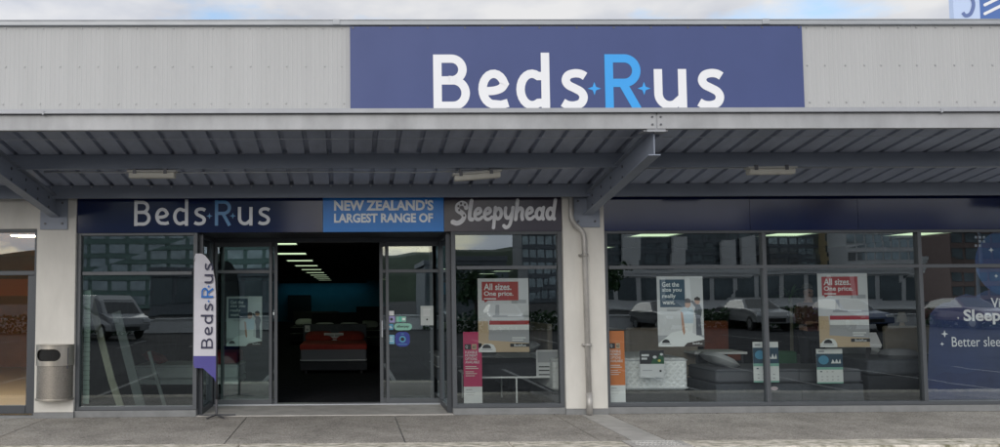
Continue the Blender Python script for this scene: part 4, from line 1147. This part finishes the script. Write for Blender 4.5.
def person(loc, rz):
    global ORG
    t = thing('person', 'person in a dark maroon jumper standing behind the charcoal beds', 'person', (0, 0, 0))
    J = [((0, 0, .95), .15), ((0, 0, 1.12), .145), ((0, 0, 1.32), .165), ((0, 0, 1.46), .075), ((0, 0, 1.54), .058), ((0, -.015, 1.63), .095), ((0, -.01, 1.72), .085),
         ((.18, 0, 1.41), .06), ((.24, .02, 1.15), .048), ((.16, -.22, 1.10), .036), ((.08, -.30, 1.12), .03),
         ((-.18, 0, 1.41), .06), ((-.24, .02, 1.15), .048), ((-.16, -.22, 1.10), .036), ((-.08, -.30, 1.12), .03),
         ((.1, 0, .88), .10), ((.11, -.01, .5), .065), ((.11, .02, .09), .045), ((.12, -.14, .04), .04),
         ((-.1, 0, .88), .10), ((-.11, -.01, .5), .065), ((-.11, .02, .09), .045), ((-.12, -.14, .04), .04)]
    E_ = [(0, 1), (1, 2), (2, 3), (3, 4), (4, 5), (5, 6), (2, 7), (7, 8), (8, 9), (9, 10), (2, 11), (11, 12), (12, 13), (13, 14), (0, 15), (15, 16), (16, 17), (17, 18), (0, 19), (19, 20), (20, 21), (21, 22)]

    def skin(name, idx, edges, grow, m):
        me = bpy.data.meshes.new(name); mp_ = {j: i for i, j in enumerate(idx)}
        me.from_pydata([J[j][0] for j in idx], [(mp_[a], mp_[b]) for a, b in edges], [])
        me.materials.append(m)
        o = bpy.data.objects.new(name, me); COL.objects.link(o); o.parent = t
        o.modifiers.new('skin', 'SKIN'); s_ = o.modifiers.new('sub', 'SUBSURF'); s_.levels = s_.render_levels = 2
        for j in idx: me.skin_vertices[0].data[mp_[j]].radius = (J[j][1] + grow, J[j][1] * .85 + grow)
        me.skin_vertices[0].data[0].use_root = True
        return o
    skin('body', list(range(23)), E_, 0, M_body)
    skin('jumper', [1, 0, 2, 3, 7, 8, 9, 11, 12, 13], [(0, 1), (1, 2), (2, 3), (2, 7), (7, 8), (8, 9), (2, 11), (11, 12), (12, 13)], .018, M_top)
    skin('trousers', [0, 15, 16, 17, 19, 20, 21], [(0, 15), (15, 16), (16, 17), (0, 19), (19, 20), (20, 21)], .016, M_trs)
    mb = MB(); vv = []
    for i in range(7):
        for k in range(14):
            a = i / 6 * 1.35; vv.append((.1 * math.sin(a) * math.cos(k * .4488), .02 + .11 * math.sin(a) * math.sin(k * .4488), 1.69 + .115 * math.cos(a)))
    mb.add(vv, [(i * 14 + k, i * 14 + (k + 1) % 14, (i + 1) * 14 + (k + 1) % 14, (i + 1) * 14 + k) for i in range(6) for k in range(14)]); mb.build('hair', M_hair, t, smooth=True)
    for s_ in (-1, 1):
        for f_ in range(5):
            mb = MB(); bx = .08 * s_; mb.tube([(bx + (f_ - 2) * .016, -.31, 1.12), (bx + (f_ - 2) * .018, -.35, 1.13 - .004 * abs(f_ - 2)), (bx + (f_ - 2) * .016, -.375, 1.11)], [.009, .008, .006], 6); mb.build('finger', M_body, t, smooth=True)
    for s_ in (-1, 1): mb = MB(); mb.tube([(.035 * s_, -.1, 1.645), (.035 * s_, -.112, 1.645)], .011, 8); mb.build('eye', M_black, t)
    mb = MB(); mb.tube([(0, -.1, 1.65), (0, -.128, 1.605), (0, -.1, 1.6)], [.008, .016, .01], 8); mb.build('nose', M_body, t, smooth=True)
    mb = MB(); mb.tube([(-.025, -.1, 1.572), (0, -.108, 1.57), (.025, -.1, 1.572)], .006, 6); mb.build('mouth', mat('lips', (.3, .12, .1), .6), t)
    t.location = loc; t.rotation_euler = (0, 0, rz)


person((WX(809, 3.4, 320), 3.4, -.1 + .104), 0)

# ------------------------------------------------------------------ neighbouring shop on the left
nb = thing('neighbouring_shop', 'part of the next shopfront with dark door frame and tan interior at the left edge', 'building', (-6, 0, 0))
mb = MB(); mb.box(XL, Xnb - .002, -.03, .3, WZ(229, 0, 20), 3.3); mb.build('wall', M_colp, nb)
zn = WZ(229, 0, 20); ztn = WZ(273, 0, 20)
mb = MB(); fx1 = Xnb - .004
mb.box(fx1 - .045, fx1, 0, .12, .03, zn); mb.box(fx1 - .14, fx1 - .047, .03, .09, .05, ztn - .03); mb.box(XL, fx1 - .045, .003, .117, zn - .045, zn); mb.box(XL, fx1 - .045, .003, .117, ztn - .03, ztn + .03); mb.box(XL, fx1 - .145, .03, .09, .05, .16)
mb.box(-6.4, -6.3, .01, .11, .03, zn)
mb.build('door_frame', M_frame2, nb, bevel=.004)
mb = MB(); mb.box(XL, Xnb, -.03, .2, 0, .03); mb.build('threshold', M_plinth, nb)
for a, b in ((.16, ztn - .03), (ztn + .03, zn - .045)):
    mb = MB(); mb.add([(XL, .06, a), (fx1 - .05, .06, a), (fx1 - .05, .06, b), (XL, .06, b)], [(0, 1, 2, 3)]); mb.build('pane', M_glass, nb)
M_tanw = mat('tan_interior_wall', (.42, .20, .085), .7, var=.2, scale=(1.5, 1.5, 1.5))
mb = MB(); mb.box(XL, -4.22, 8.6, 8.7, 0, 2.9); mb.build('rear_wall', M_tanw, nb)
mb = MB(); mb.box(XL, -4.21, .3, 8.7, -.1, .004); mb.build('floor', mat('pale_floor', (.62, .58, .50), .4), nb)
mb = MB(); mb.box(XL, -4.21, .3, 8.7, 2.62, 2.7); mb.build('ceiling', mat('tan_ceiling', (.42, .25, .13), .8), nb)
mb = MB(); mb.box(-4.3, -4.22, .3, 8.6, 0, 2.62); mb.build('side_wall', M_tanw, nb)
mb = MB(); mb.box(XL - .2, XL, -.03, 50, 0, 4.8); mb.build('end_wall', M_colp, nb)
mb = MB(); mb.box(XL, -4.3, 8.56, 8.59, WZ(296, 8.6, 15), WZ(279, 8.6, 15)); mb.build('sign_band', mat('orange_band', (.85, .26, .08), .6), nb)
t = thing('ceiling_light', 'round warm lit ceiling light inside the shop at the far left', 'ceiling light', (-5.15, 1.9, 2.62))
mb = MB(); mb.tube([(-5.15, 1.9, 2.60), (-5.15, 1.9, 2.618)], .2, 20); mb.build('diffuser', mat('warm_lamp', (.9, .8, .6), .5, emit=((1, .72, .38), 45)), t)
mb = MB(); mb.tube([(-5.15, 1.9, 2.605), (-5.15, 1.9, 2.62)], .23, 20); mb.build('rim', M_pgrey, t)
t = thing('ceiling_light', 'second warm round ceiling light beyond the door frame at the far left', 'ceiling light', (-7, 1.9, 2.62))
mb = MB(); mb.tube([(-7, 1.9, 2.60), (-7, 1.9, 2.618)], .2, 20); mb.build('diffuser', MATS['warm_lamp'], t)
mb = MB(); mb.tube([(-7, 1.9, 2.605), (-7, 1.9, 2.62)], .23, 20); mb.build('rim', M_pgrey, t)

# ------------------------------------------------------------------ across the car park (seen in the glass)
M_bl = {'dark': mat('dark_block_wall', (.20, .225, .25), .7, var=.2), 'teal': mat('green_grey_wall', (.24, .36, .33), .7, var=.2), 'pale': mat('pale_block_wall', (.82, .83, .83), .7, var=.1), 'ochre': mat('ochre_wall', (.62, .48, .27), .7, var=.15), 'brick': mat('brick_red_wall', (.26, .19, .175), .8, var=.2)}
M_bgl = mat('block_glazing', (.16, .20, .22), .12, .6, spec=.8, var=.6, scale=(.25, .25, .3))
M_bglp = mat('pale_glazing', (.46, .56, .60), .1, .7, spec=.8, var=.4, scale=(.25, .25, .4))


def block(name, label, x0, x1, Yf, depth, h, floors, bays, wall, glz, fin=False):
    global ORG
    t = thing(name, label, 'building', ((x0 + x1) / 2, Yf, -.1)); ORG = Vector(((x0 + x1) / 2, Yf, -.1))
    mb = MB(); mb.box(x0, x1, Yf - depth, Yf, -.2, h)
    for k in range(floors + 1):
        z = h * k / floors; mb.box(x0 - .1, x1 + .1, Yf, Yf + .25, max(0, z - .25), z + .15)
    mb.build('wall', wall, t)
    mb = MB(); mb.box(x0 - .2, x1 + .2, Yf - depth - .2, Yf + .35, h + .16, h + .6); mb.build('roof', wall, t)
    bw = (x1 - x0) / bays; fh = h / floors; w0 = None
    for i in range(bays):
        for k in range(floors):
            if w0 is None:
                mb = MB(); mb.box(x0 + bw * .1, x0 + bw * .9, Yf + .01, Yf + .08, fh * .28, fh * .9); w0 = mb.build('window', glz, t)
            else:
                c = w0.copy(); COL.objects.link(c); c.parent = t; c.location = (bw * i, 0, fh * k)
    if fin:
        for i in range(bays + 1):
            mb = MB(); mb.box(x0 + bw * i - .18, x0 + bw * i + .18, Yf + .3, Yf + .8, 0, h * .98); mb.build('fin', M_bl['pale'], t)
    return t


def town(name, label, pa, pb_, dist, *args, **kw):
    k = (11.5 + dist) / 840          # metres per picture unit at that mirrored distance
    return block(name, label, (pa - 348) * k, (pb_ - 348) * k, -dist, *args, **kw)


town('office_block', 'green glass office block reflected in the left window', 70, 282, 200, 20, 32, 9, 11, M_bl['teal'], M_bglp)
block('low_block', 'low flat roofed block reflected below the hill line', 7, 13.8, -62, 10, 4.4, 1, 5, M_bl['dark'], M_bgl)
town('tower_block', 'tall dark tower reflected in the window under the plum sign', 524, 563, 215, 14, 46, 13, 5, M_bl['dark'], M_bglp)
do = town('dark_office', 'long dark apartment slab with pale stair towers reflected behind the poster of two children', 600, 766, 218, 14, 20.5, 7, 14, M_bl['dark'], M_bgl)
k_ = 229.5 / 840; ORG = Vector(do.location)
for pa, pb_, hh in ((622, 641, 21.5), (672, 686, 19), (723, 738, 18), (744, 758, 18.6)):
    mb = MB(); mb.box((pa - 348) * k_, (pb_ - 348) * k_, -217.4, -216, 0, hh); mb.build('stair_tower', M_bl['pale'], do)
town('grey_apartments', 'grey apartment block reflected left of the ochre tower', 772, 829, 222, 14, 26, 9, 6, M_bl['dark'], M_bglp)
town('apartment_block', 'slim ochre apartment tower reflected above the right poster', 830, 851, 219, 12, 30, 10, 3, M_bl['ochre'], M_bgl)
town('glass_office', 'pale glass office reflected at the far right', 852, 955, 210, 18, 24, 7, 12, M_bl['pale'], M_bglp)
town('brick_block', 'reddish grey block reflected beyond the pale glass office', 958, 1060, 170, 12, 16, 5, 8, M_bl['brick'], M_bgl)
town('long_store', 'long pale low store reflected behind the parked cars', 590, 930, 88, 10, 4.2, 1, 14, M_bl['pale'], M_bgl)
town('red_roofed_store', 'low dark store reflected beside the green glass office', 150, 330, 80, 10, 4.4, 1, 8, M_bl['dark'], M_bgl)

# hill
mb = MB(); nx = 60; vs = []
for i in range(nx):
    x = -160 + i * 8; h = 21 + 4 * math.sin(i * .23 + 1) + 2 * math.sin(i * .61) + random.uniform(0, 1.5)
    for j, (yy, k) in enumerate(((-330, 0), (-350, .5), (-375, .9), (-400, 1.0), (-430, .8))): vs.append((x, yy, -.2 + h * k))
mb.add(vs, [(i * 5 + j, (i + 1) * 5 + j, (i + 1) * 5 + j + 1, i * 5 + j + 1) for i in range(nx - 1) for j in range(4)])
struct(mb.build('hill', mat('hill_bush', (.045, .07, .04), .9, var=.5, scale=(.05, .05, .05))))


def tree(label, x, y, h, rad):
    global ORG
    t = thing('street_tree', label, 'tree', (x, y, -.13), 'trees beyond the car park')
    mb = MB(); mb.tube([(x, y, -.14), (x + .1, y, h * .3), (x, y + .1, h * .62)], [.2, .14, .07], 8)
    for k in range(5):
        a = k * 1.3; mb.tube([(x, y, h * (.32 + .05 * k)), (x + rad * .6 * math.cos(a), y + rad * .6 * math.sin(a), h * (.6 + .06 * k))], [.08, .03], 6)
    mb.build('trunk', mat('bark', (.08, .06, .045), .9), t)
    mb = MB(); cl = [(Vector((x + random.gauss(0, rad * .5), y + random.gauss(0, rad * .5), h * random.uniform(.42, .95))), random.uniform(.25, .5) * rad) for _ in range(16)]
    for c, r_ in cl:
        for _ in range(90):
            p = c + Vector((random.gauss(0, .5), random.gauss(0, .5), random.gauss(0, .45))) * r_; s_ = random.uniform(.08, .17)
            a = Vector((random.gauss(0, 1), random.gauss(0, 1), random.gauss(0, 1))).normalized() * s_; b = a.orthogonal().normalized() * s_ * .7
            mb.add([p - a, p + b, p + a, p - b], [(0, 1, 2, 3)])
    mb.build('crown', M_leaf, t)


tree('dark tree reflected beside the low flat roofed block', 9.6, -54, 3.6, 1.5)
tree('tree reflected beside the dark office with fins', 17.9, -48, 4.2, 1.4)


M_tyre = mat('tyre', (.02, .02, .02), .9); M_rim = mat('alloy_rim', (.4, .41, .42), .35, .8); M_cgl = mat('car_glass', (.02, .025, .03), .06, spec=.7); M_hl = mat('headlight', (.7, .72, .74), .15)


def car(loc, rz, paint, label, van=False, name='parked_car'):
    global ORG
    t = thing(name, label, 'van' if van else 'car', (0, 0, 0), 'vehicles in the car park')
    if van:
        side = [(-2.5, .45), (-2.5, 1.85), (-2.3, 2.0), (.9, 2.0), (1.35, 1.75), (1.95, 1.15), (2.5, .98), (2.62, .7), (2.6, .4)]; w0, w1, zb2_ = .97, .84, 1.15
        gp = [(.75, 1.2), (.75, 1.85), (.98, 1.84), (1.38, 1.66), (1.84, 1.18)]; L = (1.72, -1.6); rw = .36
        ws = [(1.30, 1.78, .76), (1.93, 1.17, .86)]
    else:
        side = [(-2.1, .38), (-2.15, .85), (-2.0, 1.0), (-1.5, 1.38), (-.9, 1.47), (.05, 1.45), (.8, 1.02), (1.75, .88), (2.1, .68), (2.12, .36)]; w0, w1, zb2_ = .88, .66, .98
        gp = [(-1.75, 1.02), (-1.42, 1.33), (-.9, 1.41), (.02, 1.39), (.66, 1.03)]; L = (1.3, -1.3); rw = .32
        ws = [(.03, 1.46, .60), (.82, 1.015, .80)]
    zmax = max(z for _, z in side)
    hw = lambda z: w0 if z < zb2_ else w0 + (w1 - w0) * (z - zb2_) / (zmax - zb2_)
    mb = MB(); n = len(side)
    mb.add([(x, s_ * hw(z), z) for s_ in (-1, 1) for x, z in side], [tuple(range(n)), tuple(range(2 * n - 1, n - 1, -1))] + [(i, (i + 1) % n, n + (i + 1) % n, n + i) for i in range(n)])
    mb.build('body', paint, t, bevel=.05, seg=3)
    for s_ in (-1, 1):
        mb = MB(); m_ = len(gp); mb.add([(x, s_ * (hw(z) + .006), z) for x, z in gp], [tuple(range(m_))]); mb.build('side_window', M_cgl, t)
    (xa, za, wa), (xb3, zb3_, wb3) = ws
    off = Vector((za - zb3_, 0, xb3 - xa)).normalized() * .012
    mb = MB(); mb.add([(xa + off.x, -wa + .06, za + off.z), (xa + off.x, wa - .06, za + off.z), (xb3 + off.x, wb3 - .05, zb3_ + off.z), (xb3 + off.x, -wb3 + .05, zb3_ + off.z)], [(0, 1, 2, 3)]); mb.build('windscreen', M_cgl, t)
    for x in L:
        for s_ in (-1, 1):
            mb = MB(); mb.tube([(x, s_ * (w0 - .18), rw), (x, s_ * (w0 + .01), rw)], rw, 20); wh = mb.build('wheel', M_tyre, t)
            mb = MB(); mb.tube([(x, s_ * (w0 + .011), rw), (x, s_ * (w0 + .02), rw)], rw * .62, 16); mb.build('rim', M_rim, wh)
    fx_ = side[-2][0] - .03
    for s_ in (-1, 1): mb = MB(); mb.box(fx_ - .1, fx_ + .05, s_ * (w0 - .34), s_ * (w0 - .06), .66 if not van else .78, .80 if not van else .95); mb.build('headlight', M_hl, t, bevel=.02)
    mb = MB(); mb.box(fx_ - .05, fx_ + .06, -.42, .42, .44, .60); mb.build('grille', M_tyre, t)
    t.location = loc; t.rotation_euler = (0, 0, rz)


P = lambda n_, c: mat(n_, c, .25, .0, coat=.6)
car((-11.2, -27.0, -.13), R(48), P('silver_paint', (.30, .31, .32)), 'silver people mover reflected in the left window behind the leaning boards', van=True, name='parked_van')
car((15.6, -30.1, -.13), R(85), P('dark_paint', (.05, .055, .06)), 'dark grey car reflected behind the orange notice')
car((20.2, -29.8, -.13), R(92), P('white_paint', (.22, .225, .23)), 'pale grey car reflected below the poster of two children')
car((25.0, -30.2, -.13), R(90), P('blue_paint', (.03, .06, .15)), 'dark blue car reflected beside the mullion')
car((31.0, -30.0, -.13), R(88), P('maroon_paint', (.07, .02, .02)), 'maroon car reflected in the far right window')
car((7.6, -30.6, -.13), R(93), P('grey_paint', (.15, .155, .16)), 'mid grey car reflected in the window under the plum sign')
car((-3.1, -31.1, -.13), R(87), P('black_paint', (.02, .02, .022)), 'black car reflected in the glass door leaf')

# low wall, hedges and lamp posts along the far side of the car park
mb = MB(); mb.box(-45, 60, -32.3, -32.0, -.2, .55); mb.box(-45, 60, -32.36, -31.94, .55, .63)
tag(mb.build('low_wall', M_bl['pale']), 'low pale wall along the far side of the car park reflected in the glass', 'wall')
for i, (xa, xb_) in enumerate(((-20, -11), (4, 12), (17, 24), (30, 39))):
    mb = MB()
    for _ in range(1400):
        p = Vector((random.uniform(xa, xb_), -31.2 + random.gauss(0, .22), random.uniform(-.1, .85) + random.gauss(0, .07))); s_ = random.uniform(.05, .11)
        a = Vector((random.gauss(0, 1), random.gauss(0, 1), random.gauss(0, 1))).normalized() * s_; b = a.orthogonal().normalized() * s_
        mb.add([p - a, p + b, p + a, p - b], [(0, 1, 2, 3)])
    tag(mb.build('hedge', M_leaf), ('clipped hedge reflected behind the van in the left window', 'clipped hedge reflected under the hill in the plum sign window', 'clipped hedge reflected behind the pale grey car', 'clipped hedge reflected behind the maroon car')[i], 'hedge', 'hedges beyond the car park')
for x, lab in ((-14.5, 'grey lamp post reflected in the left window'), (11.3, 'grey lamp post reflected in the plum sign window'), (34, 'grey lamp post reflected in the right hand windows')):
    t = thing('lamp_post', lab, 'lamp post', (x, -33.2, -.13), 'lamp posts beyond the car park')
    mb = MB(); mb.tube([(x, -33.2, -.13), (x, -33.2, 4), (x, -33.2, 7.2), (x, -32.9, 7.5), (x, -32.0, 7.6)], [.09, .07, .05, .045, .04], 8); mb.build('pole', M_beam, t)
    mb = MB(); mb.box(x - .14, x + .14, -32.2, -31.5, 7.55, 7.68); mb.build('lamp_head', M_pgrey, t, bevel=.03)

t = thing('display_table', 'white low display table between the charcoal beds and the rear of the right window', 'table', (0, 0, 0))
xa, xb_ = WX(690, 2.4, 360), WX(742, 2.4, 360); zt4 = WZ(352, 2.2, 720)
mb = MB(); mb.box(xa, xb_, 2.2, 2.9, zt4 - .04, zt4); mb.build('table_top', M_mattw, t, bevel=.006)
for x in (xa + .06, xb_ - .06):
    for y in (2.26, 2.84): mb = MB(); mb.tube([(x, y, .006), (x, y, zt4 - .04)], .022, 8); mb.build('leg', M_black, t)
bed((WX(890, 2.6, 360) - .1, 2.35, 0), 1.3, 1.9, .34, .60, M_mattw, label='white mattress bed behind the adjustable bed in the right window', base=M_mattg, rz=R(90), pillows=2)
bed((3.55, 2.9, 0), 1.3, 1.9, .32, .60, M_mattw, label='white mattress bed behind the metal bed frame in the plum sign window', hb=(1.05, M_beige), base=M_charc, rz=R(-90), pillows=1)

M_or = mat('orange_upholstery', (.30, .075, .03), .85, var=.3)
t = thing('armchair', 'orange upholstered chair seen right of the poster of two children', 'chair', (0, 0, 0))
x0, x1, z0, z1 = pbox(708, 321, 730, 344, 4.6); xc = (x0 + x1) / 2
mb = MB(); mb.box(xc - .24, xc + .24, 4.7, 4.8, .45, z1); mb.build('backrest', M_or, t, bevel=.04, seg=3)
mb = MB(); mb.box(xc - .26, xc + .26, 4.2, 4.78, .38, .50); mb.build('seat', M_or, t, bevel=.04, seg=3)
for s_ in (-1, 1):
    for yy in (4.25, 4.73): mb = MB(); mb.tube([(xc + s_ * .21, yy, .005), (xc + s_ * .21, yy, .39)], .018, 8); mb.build('leg', M_black, t)
